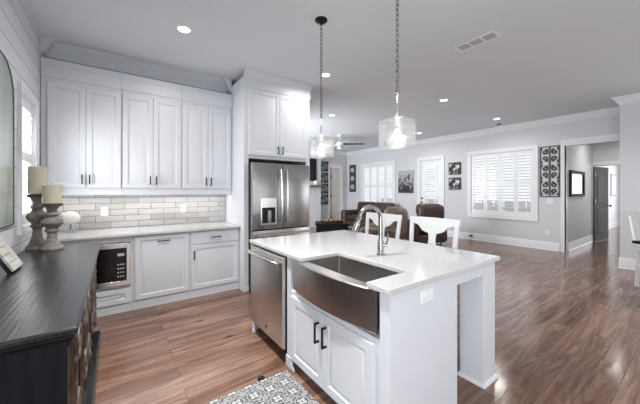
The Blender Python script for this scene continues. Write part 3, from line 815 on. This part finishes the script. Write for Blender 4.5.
b.build('bowl', 'sink_steel', r, .003)
MB().lathe([(.045, zb + .0005), (.043, zb + .004), (.03, zb + .001)], ((x0 + x1) / 2, .2, 0), 20).build('drain', 'chrome', r)

# faucet
r = thing('faucet', 'brushed nickel gooseneck faucet behind the sink', 'faucet', (1.655, 1.50, .911), 0)
MB().lathe([(.030, 0), (.030, .006), (.024, .012), (.023, .10), (.018, .115), (.0165, .13)], n=24).build('base', 'nickel', r)
dirv = Vector((-.80, .22, 0)).normalized(); pts = []; Rg = .090
for i in range(5): pts.append(Vector((0, 0, .12 + i * .040)))
for i in range(1, 15):
    a = math.pi * i / 16 * 1.04; pts.append(Vector((0, 0, .280)) + dirv * (Rg - Rg * math.cos(a)) + Vector((0, 0, Rg * math.sin(a))))
e0 = pts[-1]; dd = (pts[-1] - pts[-2]).normalized()
MB().tube(pts, .0165, 14).build('neck', 'nickel', r)
MB().tube([e0, e0 + dd * .02, e0 + dd * .05, e0 + dd * .12, e0 + dd * .127], [.0165, .020, .021, .025, .021], 16).build('spray_head', 'nickel', r)
hd = Vector((.6, -.75, 0)).normalized()
MB().tube([Vector((0, 0, .075)), Vector((0, 0, .075)) + hd * .048], .013, 12).tube([Vector((0, 0, .075)) + hd * .040, Vector((0, 0, .12)) + hd * .055, Vector((0, 0, .165)) + hd * .052], [.010, .008, .006], 10).build('handle', 'nickel', r)

# rug
o = MB().box(.50, 1.05, .001, 1.085, 1.945, .012).build('runner_rug', 'rug_pattern', None, .004); tag(o, 'grey and white medallion rug in front of the sink', 'rug')
o = MB().lathe([(.02, 0), (.028, .004), (.024, .01), (.008, .013)], (.885, 1.975, 0), 16).build('floor_stopper', 'black_plastic'); tag(o, 'small dark round object on the floor by the rug edge', 'stopper')

# ================================================================== PENDANTS, DOWNLIGHTS, CEILING ITEMS
def pendant(lab, x, y, zs0, zs1, rad):
    r = thing('pendant_lamp', lab, 'lamp', (x, y, H), 0, 'glass drum pendants over the island')
    MB().lathe([(.062, 0), (.062, -.012), (.05, -.022), (.012, -.028), (.010, -.05)], n=24).build('canopy', 'black_metal', r)
    zt = zs1 - H; zb_ = zs0 - H; rod = zt + .20
    ch = MB(); z = -.05; k = 0
    while z > rod + .01:
        L = .046; pts = []
        for j in range(10):
            a = 2 * math.pi * j / 10; q = (.011 * math.cos(a), 0) if k % 2 else (0, .011 * math.cos(a)); pts.append((q[0], q[1], z - L / 2 + (L / 2) * math.sin(a)))
        ch.tube(pts, .0036, 6, True); z -= L - .009; k += 1
    ch.build('chain', 'nickel', r)
    MB().lathe([(.004, rod + .014), (.012, rod), (.012, rod - .02), (.007, rod - .03), (.007, zt + .03), (.013, zt + .02), (.013, zt - .004)], n=14).build('rod', 'chrome', r)
    MB().lathe([(rad - .006, zb_ + .003), (rad, zb_), (rad, zt - .008), (rad - .01, zt), (.014, zt), (.014, zt - .005), (rad - .012, zt - .005), (rad - .006, zt - .012), (rad - .006, zb_ + .003)], n=48, cap=False).build('glass_shade', 'seeded_glass', r)
    MB().lathe([(.017, zt - .004), (.02, zt - .02), (.02, zt - .06), (.015, zt - .065)], n=16).build('socket', 'chrome', r)
    MB().lathe([(.012, zt - .065), (.018, zt - .075), (.030, zt - .105), (.030, zt - .125), (.018, zt - .15), (.004, zt - .158)], n=18).build('bulb', 'bulb_glow', r)
    l = bpy.data.lights.new('pendant_light', 'POINT'); l.energy = 3; l.color = (1, .93, .84); l.shadow_soft_size = .035
    o = bpy.data.objects.new('pendant_light', l); C.objects.link(o); o.location = (x, y, zs0 + .09)


pendant('clear glass drum pendant on a chain nearer the refrigerator', 1.663, 2.285, 1.735, 1.925, .125)
pendant('clear glass drum pendant hanging above the sink side near post', 1.66, 1.345, 1.722, 1.905, .133)

spots = [(.59, 3.257, 'recessed ceiling light in front of the wall cabinets'), (2.50, 3.325, 'recessed ceiling light close to the refrigerator surround'),
         (3.942, 5.006, 'recessed ceiling light behind the farther pendant chain'), (4.986, 2.959, 'recessed ceiling light between vent and shuttered window'),
         (7.28, 2.989, 'recessed ceiling light near the crown above the main window'), (7.24, 5.063, 'recessed ceiling light right beside the nearer glass drum')]
for x, y, lab in spots:
    r = thing('recessed_light', lab, 'ceiling light', (x, y, H), 0, 'round recessed lights in the ceiling')
    MB().lathe([(.055, -.002), (.058, -.009), (.082, -.006), (.086, -.0005), (.055, -.0005)], n=32, cap=False).build('trim_ring', 'white_gloss', r)
    MB().lathe([(.056, -.0005), (.056, -.004)], n=32).build('lens', 'lamp_glow', r)
    l = bpy.data.lights.new('downlight', 'AREA'); l.shape = 'DISK'; l.size = .11; l.energy = 12; l.color = (1, .97, .93); l.spread = R(160)
    o = bpy.data.objects.new('downlight', l); C.objects.link(o); o.location = (x, y, H - .012)

area('fill_kitchen_ceiling', (.50, 1.95, H - .02), (0, 0, 0), .14, .14, 42, (1, .98, .95), 108)  # added fill for lower cabinets and kitchen floor, no fixture
area('fill_rear_ceiling', (.50, .3, H - .02), (0, 0, 0), .14, .14, 7, (1, .98, .95), 140)  # added overhead fill near the camera, out of view, no fixture
area('fill_dining_ceiling', (5.4, -.5, H - .02), (0, 0, 0), .14, .14, 44, (1, .98, .95), 150)  # added unseen fill for the right wall and floor, no fixture
r = thing('ceiling_vent', 'long white slotted air vent in the ceiling', 'vent', (3.335, 1.585, H), 0)
MB().sweep([(-.085, -.22), (.085, -.22), (.085, .22), (-.085, .22)], [(0, -.0005), (0, -.008), (.022, -.008), (.022, -.0005)], 1, True).build('frame', 'white_gloss', r)
box(-.063, -.198, -.002, .063, .198, -.0005).build('backing', 'black_plastic', r)
for k in range(9): MB().quadbar((-.056 + k * .014, -.197, -.005), (-.056 + k * .014, .197, -.005), .009, .0015, (.5, 0, 1)).build('slat', 'clear_art_grey', r)
for yy in (-.07, .07): box(-.063, yy - .008, -.009, .063, yy + .008, -.004).build('divider', 'white_gloss', r)
o = MB().lathe([(.05, 0), (.05, -.015), (.03, -.022)], (7.9, 3.2, H), 20).build('ceiling_sensor', 'grey_metal'); tag(o, 'small dark round sensor on the ceiling above the main window', 'sensor')
o = MB().lathe([(.07, 0), (.07, -.02), (.055, -.035), (.02, -.04)], (10.55, 1.70, 2.76), 24).build('smoke_detector', 'white_gloss'); tag(o, 'round white smoke detector on the hall ceiling', 'smoke detector')

# ceiling fan
r = thing('ceiling_fan', 'white ceiling fan hanging in the living room', 'fan', (5.55, 6.66, H))
MB().lathe([(.075, 0), (.07, -.03), (.03, -.055)], n=20).build('canopy', 'white_gloss', r)
MB().cyl((0, 0, -.05), (0, 0, -.20), .014, n=12).build('downrod', 'white_gloss', r)
MB().lathe([(.03, -.20), (.11, -.215), (.13, -.25), (.12, -.30), (.06, -.33), (.02, -.34)], n=28).build('motor', 'white_gloss', r)
MB().lathe([(.04, -.34), (.085, -.36), (.09, -.39), (.05, -.43), (.01, -.44)], n=24).build('light_bowl', 'trim_paint', r)
for k in range(5):
    a = R(72 * k - 38); ca, sa = math.cos(a), math.sin(a)
    P = []
    for (l_, w_, zz) in ((.12, .03, 0), (.20, .055, .0), (.45, .07, .0), (.70, .075, 0), (.74, .05, 0)):
        P.append((l_, w_, zz))
    vs = []
    for l_, w_, _ in P:
        for s_, dz in ((-1, -.03), (1, .03)):
            for tt in (.004, -.004): vs.append((ca * l_ - sa * w_ * s_, sa * l_ + ca * w_ * s_, -.275 + dz + tt))
    fs = []
    for i in range(4):
        q = i * 4; fs += [(q, q + 4, q + 6, q + 2), (q + 1, q + 3, q + 7, q + 5), (q, q + 1, q + 5, q + 4), (q + 2, q + 6, q + 7, q + 3)]
    fs += [(0, 2, 3, 1), (16, 17, 19, 18)]
    MB().add(vs, fs).build('blade', 'dark_stain' if k == 0 else 'white_gloss', r)

# ================================================================== LEFT FOREGROUND: DRESSER
# local: origin at wall side centre; front faces +X. use rz=90: local x -> +Y, local y -> -X ; front is local -Y
DL, DD, DH = 2.16, .52, .90
r = thing('sideboard', 'black wooden sideboard with carved bronze posts and iron scroll fronts', 'sideboard', (-.11, 1.372, 0), 90)
tp = MB().box(0, 0, .872, DL, DD, DH).build('top', 'black_wood', r, .008, 3)
MB().sweep([(DL - .012, DD - .01), (DL - .012, .012), (.012, .012), (.012, DD - .01)], [(0, .872), (-.004, .866), (.0, .858), (.008, .850), (.012, .838), (.012, .832), (.04, .832), (.04, .872)], -1).build('cornice', 'black_wood', r)
MB().box(.022, .034, .12, .16, DD, .87).box(.16, .062, .12, DL - .05, DD, .87).build('body', 'black_panel', r)
MB().box(.01, -.005, .0, DL - .22, DD, .12).build('plinth', 'black_wood', r, .008)
xs = [.056, .74, 1.42, DL - .10]
for x in xs:
    py = .028 if x < .1 else .052
    prof = [(.024, .12), (.024, .16), (.014, .18), (.026, .21), (.020, .26)]
    for i in range(14): prof.append((.017 + .008 * (i % 2), .29 + i * .032))
    prof += [(.026, .74), (.014, .76), (.026, .79), (.026, .83)]
    for dx in (-.034, 0, .034):
        if dx == 0: MB().lathe(prof, (x, py, 0), 14).build('post', 'bronze_wood', r)
        else: MB().tube([(x + dx, py - .004, .12), (x + dx, py - .004, .83)], .010, 8).build('bead', 'bronze_wood', r)


def scroll(cx, cz, s, flipx=1, flipz=1, y=.042, turns=1.6, rr=.006):
    pts = []
    for i in range(22):
        a = 2 * math.pi * turns * i / 21; q = s * (1 - i / 23)
        pts.append((cx + flipx * (q * math.cos(a) - s * .0), y, cz + flipz * q * math.sin(a)))
    return pts


for i in range(3):
    a, c2 = xs[i] + .05, xs[i + 1] - .05; mx_ = (a + c2) / 2
    d = MB().box(a, .052, .15, a + .04, .062, .80).box(c2 - .04, .052, .15, c2, .062, .80).box(a + .04, .052, .15, c2 - .04, .062, .19).box(a + .04, .052, .76, c2 - .04, .062, .80).build('door', 'black_wood', r)
    for fx in (-1, 1):
        for zc, fz in ((.62, 1), (.33, -1)):
            MB().tube(scroll(mx_ + fx * .13, zc, .105, fx, fz), .011, 8).build('scroll', 'iron', d)
        MB().tube([(mx_ + fx * (.03 + .05 * math.sin(math.pi * k / 8)), .042, .22 + .52 * k / 8) for k in range(9)], .006, 7).build('scroll', 'iron', d)
    MB().lathe([(.006, -.002), (.04, .0), (.03, .012), (.012, .018)], (mx_, .035, .475), 12, 'Y').build('rosette', 'bronze_wood', d)


def holder(lab, x, y, h, rb, rt):
    k = h / .48
    pr = [(rb, 0), (rb, .022), (rb * .86, .03), (rb * .72, .05), (rb * .48, .10), (rb * .40, .15), (rb * .42, .175), (rb * .60, .19), (rb * .62, .20), (rb * .50, .212), (rb * .52, .225),
          (rb * .86, .255), (rb * .97, .28), (rb * .90, .305), (rb * .55, .33), (rb * .42, .345), (rb * .60, .36), (rb * .62, .37), (rb * .42, .385), (rb * .40, .41), (rb * .55, .44), (rt * .9, .455)]
    r = thing('candle_holder', lab, 'candle holder', (x, y, .901))
    MB().lathe([(a, z * k) for a, z in pr], n=32).build('stem', 'weathered_wood', r)
    MB().lathe([(rt * .9, .455 * k), (rt, .457 * k), (rt, .475 * k), (rt * .92, .48 * k)], n=32).build('dish', 'dark_stain', r)
    return r


def candle(lab, x, y, z, rad, h):
    r = thing('pillar_candle', lab, 'candle', (x, y, z))
    MB().lathe([(rad - .003, 0), (rad, .003), (rad, h - .005), (rad - .006, h), (rad * .5, h - .006), (.004, h - .008)], n=32).build('wax', 'candle_wax', r)
    MB().tube([(0, 0, h - .008), (.001, 0, h + .008), (.004, 0, h + .016)], .0016, 6).build('wick', 'black_plastic', r)


holder('taller turned grey wooden candle holder, next to the window', -.548, 3.455, .472, .074, .068)
holder('shorter turned grey wooden candle holder, nearer the vase', -.435, 3.325, .392, .078, .070)
candle('cream pillar candle standing on the taller holder', -.548, 3.455, 1.375, .062, .235)
candle('cream pillar candle with visible wick on the shorter holder', -.435, 3.325, 1.294, .064, .160)

# leaning slatted sign
P0 = Vector((-.495, 2.486, .916)); P1 = Vector((-.493, 2.70, .916))
r = thing('slatted_sign', 'small whitewashed plank board leaning back on the black sideboard', 'board', tuple((P0 + P1) / 2), 90)
# local x -> +Y ; local -y -> +X ; board leans back towards +y
for k in range(4):
    a = k * .052
    ca, sa = math.cos(R(62)), math.sin(R(62))
    q = lambda l_, t__: (l_ * ca * 1.0 + t__ * sa, l_ * sa - t__ * ca)
    poly = [q(a, 0), q(a + .049, 0), q(a + .049, .012), q(a, .012)]
    MB().prism(poly, -.105, .105, 'YZ').build('plank', 'sign_plank', r)
poly = [q(0, .012), q(.205, .012), q(.205, .035), q(0, .035)]
MB().prism(poly, -.10, .10, 'YZ').build('backing', 'black_wood', r)

# wall mirror with rounded top
r = thing('wall_mirror', 'grey mirror with painted-in reflection and rounded upper corners above the sideboard', 'mirror', (XL, 2.45, 1.14), 90)
out = [(-.76, 0), (.76, 0), (.76, .97)] + [(.76 - .26 * (1 - math.cos(R(a))), 0.97 + .26 * math.sin(R(a))) for a in range(10, 91, 10)] + [(-.76 + .26 * (1 - math.cos(R(a))), 0.97 + .26 * math.sin(R(a))) for a in range(90, 0, -10)] + [(-.76, .97)]
MB().prism(out, -.016, -.002, 'XZ').build('glass', 'painted_reflection', r)
MB().tube([(a, -.012, b_) for a, b_ in out], .010, 8, True).build('frame', 'grey_metal', r)

# vase with hydrangea on the counter
r = thing('glass_vase', 'small clear vase on the counter beside the candles', 'vase', (-.42, 4.40, .912))
MB().lathe([(.04, 0), (.052, .006), (.055, .05), (.046, .09), (.05, .105), (.047, .105), (.043, .09), (.05, .05), (.047, .01), (.01, .008)], n=24).build('body', 'seeded_glass', r)
r = thing('hydrangea_bunch', 'round white hydrangea bunch standing in the small vase', 'flowers', (-.42, 4.40, .925))
MB().tube([(0, 0, 0), (.004, 0, .06), (0, 0, .12)], .006, 8).tube([(.02, .01, 0), (.01, 0, .06), (.0, 0, .12)], .004, 8).build('stem', 'leaf_green', r)
b = MB()
for i in range(170):
    z = 1 - 2 * (i + .5) / 170; a = i * 2.39996; q = math.sqrt(1 - z * z)
    n_ = Vector((q * math.cos(a), q * math.sin(a), z)); c_ = Vector((0, 0, .165)) + Vector((n_.x * .088, n_.y * .088, n_.z * .07)) * random.uniform(.9, 1.05)
    t1 = n_.orthogonal().normalized(); t2 = n_.cross(t1); a2 = random.random() * 3
    for k in range(4):
        w1 = t1 * math.cos(a2 + k * math.pi / 2) + t2 * math.sin(a2 + k * math.pi / 2); w2_ = n_.cross(w1)
        b.add([c_, c_ + w1 * .012 + w2_ * .007 + n_ * .003, c_ + w1 * .019 + n_ * .001, c_ + w1 * .012 - w2_ * .007 + n_ * .003], [(0, 1, 2, 3)])
bl = b.build('petals', 'petals', r); bl['kind'] = 'stuff'
MB().sphere((0, 0, .165), .078, 8, (1, 1, .8)).build('flower_core', 'petals', r)

# ================================================================== CHAIRS
def white_chair(lab, loc, rz, grp='white wooden counter chairs'):
    """front faces -X locally (sitter looks to -X), origin on floor below seat centre; width along Y"""
    r = thing('counter_chair', lab, 'chair', loc, rz, grp)
    w = .285; sz = .63
    MB().box(-.175, -.23, sz - .03, .19, .23, sz).build('seat', 'white_gloss', r, .012, 3)
    MB().box(-.15, -.20, sz - .09, .165, .20, sz - .03).build('seat_frame', 'white_gloss', r)
    for sx in (-1, 1):
        for sy in (-1, 1):
            MB().quadbar((sx * .135, sy * .185, sz - .03), (sx * .15, sy * .20, 0), .036, .036).build('leg', 'white_gloss', r)
    for z, sx in ((.22, -1), (.30, 1)): MB().box(sx * .143 - .012, -.19, z - .015, sx * .143 + .012, .19, z + .015).build('stretcher', 'white_gloss', r)
    for sy in (-1, 1): MB().box(-.13, sy * .195 - .01, .25, .17, sy * .195 + .01, .28).build('stretcher', 'white_gloss', r)
    # back: lean
    zt = 1.12; lean = lambda z: .165 + (z - sz) * .13
    for sy in (-1, 1):
        yb_, yt_ = sy * (w - .045), sy * (w - .022)
        vs = []
        for (yy, z) in ((yb_, sz - .06), (yb_ + (yt_ - yb_) * .5, .87), (yt_, zt - .01)):
            x = lean(z)
            vs += [(x - .013, yy - .022, z), (x + .013, yy - .022, z), (x + .013, yy + .022, z), (x - .013, yy + .022, z)]
        fs = [(0, 1, 2, 3), (11, 10, 9, 8)]
        for i in range(2): fs += [(i * 4 + j, i * 4 + 4 + j, i * 4 + 4 + (j + 1) % 4, i * 4 + (j + 1) % 4) for j in range(4)]
        MB().add(vs, fs).build('back_post', 'white_gloss', r, .004)
    # top rail + vase splat as a single shaped board (outline in Y,Z)
    half = [(0.0, zt), (w, zt - .004), (w + .002, zt - .05), (w - .04, zt - .075), (.20, zt - .080), (.165, zt - .095), (.13, zt - .135), (.09, zt - .155), (.045, zt - .165)]
    out = [(-a, z) for a, z in reversed(half[1:])] + [(a, z) for a, z in half]
    vs = []; n = len(out)
    for dx in (-.010, .012): vs += [(lean(z) + dx, y_, z) for y_, z in out]
    MB().add(vs, [tuple(range(n)), tuple(range(n, 2 * n))[::-1]] + [(i, n + i, n + (i + 1) % n, (i + 1) % n) for i in range(n)]).build('top_rail', 'white_gloss', r, .002)
    half = [(.045, zt - .16), (.038, zt - .20), (.036, zt - .24), (.046, zt - .29), (.075, zt - .36), (.088, zt - .42), (.075, sz - .005)]
    out = [(-a, z) for a, z in half] + [(a, z) for a, z in reversed(half)]
    vs = []; n = len(out)
    for dx in (-.008, .010): vs += [(lean(z) + dx, y_, z) for y_, z in out]
    MB().add(vs, [tuple(range(n)), tuple(range(n, 2 * n))[::-1]] + [(i, n + i, n + (i + 1) % n, (i + 1) % n) for i in range(n)]).build('back_splat', 'white_gloss', r)
    return r


ch = white_chair('white wooden splat-back chair at the island, behind the faucet', (2.50, 2.43, 0), 0)
copy_tree(ch, (2.50, 1.735, 0), 0, 'white wooden splat-back chair at the island, nearer the square post')

# dining set at the right edge
dc = copy_tree(ch, (6.11, .44, 0), 118, 'white splat-back chair at the dark-topped table, cut by the photo edge')
dc['group'] = 'white dining chairs'
r = thing('dining_table', 'white pedestal dining table with a dark top', 'table', (5.48, -.115, 0), -36)
MB().box(-.60, -.46, .745, .60, .46, .78).build('tabletop', 'dark_wood', r, .006)
MB().box(-.50, -.36, .66, .50, .36, .745).build('table_apron', 'white_gloss', r)
for sx in (-1, 1):
    for sy in (-1, 1):
        MB().lathe([(.022, 0), (.03, .03), (.04, .12), (.036, .30), (.028, .42), (.04, .50), (.032, .56), (.045, .58), (.045, .67)], (sx * .46, sy * .32, 0), 16).build('leg', 'white_gloss', r)

# ================================================================== LIVING ROOM
def rbox(name, a, material, parent, bev=.05): return MB().box(*a).build(name, material, parent, bev, 4)


def recliner(lab, loc, rz, m='leather', k=1.0, sc=1.12):
    """faces local -Y"""
    r = thing('recliner', lab, 'recliner', loc, rz, 'brown leather recliners')
    rbox('base', (-.36, -.38, .05, .36, .36, .26), m, r)
    rbox('seat', (-.27, -.44, .26, .27, .22, .47), m, r, .07)
    for s in (-1, 1):
        rbox('armrest', (s * .28, -.42, .06, s * .46, .32, .62), m, r, .07)
    rbox('backrest', (-.34, .14, .40, .34, .42, 1.02 * k), m, r, .11)
    rbox('back_cushion', (-.29, .04, .46, .29, .22, .76), m, r, .08)
    rbox('headrest', (-.31, .02, .74, .31, .36, 1.04 * k), m, r, .10)
    for sx in (-.28, .28):
        for sy in (-.28, .28): MB().cyl((sx, sy, 0), (sx, sy, .06), .02, n=10).build('foot', 'dark_wood', r)
    r.scale = (sc, sc, 1)
    return r


# sofa against the far window
r = thing('loveseat', 'dark brown leather sofa below the farther shuttered window', 'sofa', (7.62, 7.45, 0), -90)
rbox('base', (-1.02, -.36, .05, 1.02, .46, .30), 'leather', r)
for s in (-1, 0):
    rbox('seat', (-.84 + .84 * (s + 1), -.44, .30, .84 * (s + 1), .24, .49), 'leather', r, .07)
    rbox('backrest', (-.85 + .85 * (s + 1), .14, .42, .85 * (s + 1), .50, .98), 'leather', r, .11)
for s in (-1, 1): rbox('armrest', (s * .85, -.48, .06, s * 1.12, .44, .66), 'leather', r, .09)
for sx in (-.9, .9):
    for sy in (-.3, .4): MB().cyl((sx, sy, 0), (sx, sy, .06), .02, n=10).build('foot', 'dark_wood', r)
recliner('brown recliner with lighter worn top behind the first white chair', (4.95, 4.36, 0), 212, 'tan_leather', 1.0)
recliner('dark brown recliner in front of the glazed patio door', (6.85, 4.60, 0), 150, 'leather', 1.02, 1.02)
# side table between
r = thing('end_table', 'black end table between the two recliners', 'table', (5.75, 4.95, 0), 20)
MB().box(-.30, -.30, .60, .30, .30, .63).build('tabletop', 'dark_wood', r, .004)
MB().box(-.26, -.26, .08, .26, .26, .60).build('cabinet_body', 'dark_wood', r)
for sx in (-.23, .23):
    for sy in (-.23, .23): MB().box(sx - .02, sy - .02, 0, sx + .02, sy + .02, .08).build('leg', 'dark_wood', r)

r = thing('coffee_table', 'black coffee table left of the sofa, carrying a wooden tray', 'table', (5.11, 6.50, 0), -36)
MB().box(-.48, -.34, .45, .48, .34, .49).build('tabletop', 'dark_wood', r, .004)
MB().box(-.42, -.28, .12, .42, .28, .44).build('body', 'dark_wood', r)
for sx in (-.42, .42):
    for sy in (-.28, .28): MB().box(sx - .03, sy - .03, 0, sx + .03, sy + .03, .45).build('leg', 'dark_wood', r)
r = thing('wooden_tray', 'long rustic wooden dough bowl on the coffee table', 'tray', (5.06, 6.40, .491), -30)
b = MB(); vs = []; n = 24
for (a, c2, z) in ((.26, .07, 0), (.38, .14, .07), (.36, .125, .07), (.24, .06, .012)):
    vs += [(a * math.cos(2 * math.pi * j / n), c2 * math.sin(2 * math.pi * j / n), z) for j in range(n)]
fs = [tuple(range(n))[::-1], tuple(range(3 * n, 4 * n))]
for i in range(3): fs += [(i * n + j, i * n + (j + 1) % n, (i + 1) * n + (j + 1) % n, (i + 1) * n + j) for j in range(n)]
b.add(vs, fs).build('bowl', 'mid_wood', r)
for i, (dx, lab) in enumerate(((-.14, 'wicker ball at the refrigerator end of the wooden bowl'), (.0, 'wicker ball in the middle of the wooden bowl'), (.14, 'wicker ball at the sofa end of the wooden bowl'))):
    a = R(-30); o = MB().sphere((0, 0, 0), .052, 8).build('decorative_ball', 'mid_wood'); o.location = (5.06 + dx * math.cos(a), 6.40 + dx * math.sin(a), .505 + .052)
    tag(o, lab, 'ball', 'balls in the wooden bowl')

# fireplace breast, mantel, television
struct('wall_chimney', box(5.0, 9.12, 0, 6.62, 9.5, H), 'wall_paint')
tag(box(4.9, 8.88, 1.545, 6.55, 9.118, 1.63).build('mantel_shelf', 'mid_wood', None, .006), 'brown wooden mantel shelf on the chimney wall', 'shelf')
r = thing('television', 'black flat television above the wooden mantel', 'television', (5.92, 9.118, 2.22))
MB().box(-.72, -.05, -.43, .46, -.002, .43).build('bezel', 'black_plastic', r, .004)
MB().box(-.70, -.053, -.41, .44, -.05, .41).build('screen', 'black_glass', r)
tag(MB().lathe([(.05, 0), (.065, .02), (.075, .10), (.05, .15), (.055, .17)], (6.28, 9.0, 1.631), 16).build('white_jar', 'white_gloss'), 'white pot at the end of the mantel shelf', 'pot')
for i, (z, lab) in enumerate(((2.42, 'black framed picture, topmost of the column on the living back wall'), (1.95, 'black framed picture, second from top of the wall column'), (1.50, 'black framed picture, third from top of the wall column'), (1.05, 'black framed picture, lowest of the column on the living back wall'))):
    r = thing('framed_picture', lab, 'picture', (7.02, YB - .001, z), 0, 'column of pictures by the mantel')
    MB().box(-.24, -.03, -.205, -.215, 0, .205).box(.215, -.03, -.205, .24, 0, .205).box(-.215, -.03, -.205, .215, 0, -.18).box(-.215, -.03, .18, .215, 0, .205).build('frame', 'black_plastic', r)
    box(-.215, -.012, -.18, .215, 0, .18).build('print', 'living_photo', r)

# art on the window wall (rz=-90: local x -> -Y)
r = thing('canvas_art', 'black and grey floral canvas between window and patio door', 'picture', (XW - .001, 6.36, 1.725), -90)
MB().box(-.32, -.035, -.395, .32, 0, .395).build('canvas', 'clear_art_grey', r)
box(-.315, -.037, -.39, .315, -.035, .39).build('print', 'floral_art', r)
for z, lab in ((2.08, 'upper of the two small black and white pictures by the patio door'), (1.625, 'lower of the two small black and white pictures by the patio door')):
    r = thing('small_picture', lab, 'picture', (XW - .001, 4.585, z), -90, 'pair of small square pictures')
    MB().box(-.185, -.03, -.18, .185, 0, .18).build('frame', 'black_plastic', r)
    box(-.155, -.032, -.15, .155, -.03, .15).build('print', 'bw_photo', r)
r = thing('wood_plaque', 'tall narrow dark wooden plaque near the room corner', 'plaque', (XW - .001, 9.12, 1.94), -90)
MB().box(-.19, -.03, -.58, .19, 0, .58).build('board', 'dark_stain', r)
for z in (-.36, 0, .36): MB().lathe([(.11, -.03), (.11, -.04), (.05, -.045)], (0, 0, z), 14, 'Y').build('ornament', 'clear_art_grey', r)

# scrolled metal panel
r = thing('metal_wall_panel', 'tall grey scrollwork metal panel beside the hall opening', 'wall decor', (XW - .001, 2.278, 1.86), -90)
pw, ph = .19, .60
MB().box(-pw, -.02, -ph, -pw + .022, 0, ph).box(pw - .022, -.02, -ph, pw, 0, ph).box(-pw + .022, -.02, -ph, pw - .022, 0, -ph + .022).box(-pw + .022, -.02, ph - .022, pw - .022, 0, ph).box(-.014, -.02, -ph + .022, .014, 0, ph - .022).build('frame', 'grey_metal', r)
for iz in range(6):
    zc = -ph + .022 + (iz + .5) * (2 * ph - .044) / 6; fz = 1 if iz % 2 else -1
    for fx in (-1, 1):
        cxp = fx * .092
        pts = [(cxp + fx * (.052 * (1 - i / 26) * math.cos(2.0 * math.pi * i / 20 + 2.4)), -.011, zc - fz * .02 + fz * .062 * (1 - i / 26) * math.sin(2.0 * math.pi * i / 20 + 2.4)) for i in range(20)]
        MB().tube(pts, .017, 6).build('scroll', 'grey_metal', r)
        for lx, lz, ll in ((-.055, .055, .075), (.045, .075, .055)):
            pts = [(cxp + fx * (lx + ll * k / 6), -.011, zc + fz * (lz - .085 * (k / 6) ** 1.5)) for k in range(7)]
            MB().tube(pts, [.006, .015, .021, .022, .019, .014, .008], 6).build('leaf', 'grey_metal', r)
# hall mirror (on wall facing -Y)
r = thing('framed_mirror', 'black framed mirror on the hall side wall', 'mirror', (9.16, 1.978, 1.575), 0)
MB().box(-.60, -.04, -.31, -.53, 0, .31).box(.53, -.04, -.31, .60, 0, .31).box(-.53, -.04, -.31, .53, 0, -.24).box(-.53, -.04, .24, .53, 0, .31).build('frame', 'matte_black', r)
box(-.53, -.012, -.24, .53, -.001, .24).build('glass', 'hall_mirror', r)
# wall picture in the bright room
r = thing('bedroom_picture', 'pale framed picture in the bright room past the grey door', 'picture', (15.4, 2.268, 1.62), 0)
MB().box(-.45, -.03, -.42, .45, 0, .42).build('frame', 'clear_art_grey', r); box(-.40, -.032, -.37, .40, -.03, .37).build('print', 'white_gloss', r)
# small box on the baseboard under the window
tag(box(XW - .05, 4.05, .10, XW - .022, 4.13, .14).build('cable_box', 'grey_metal'), 'small dark box on the baseboard below the main window', 'cable box')
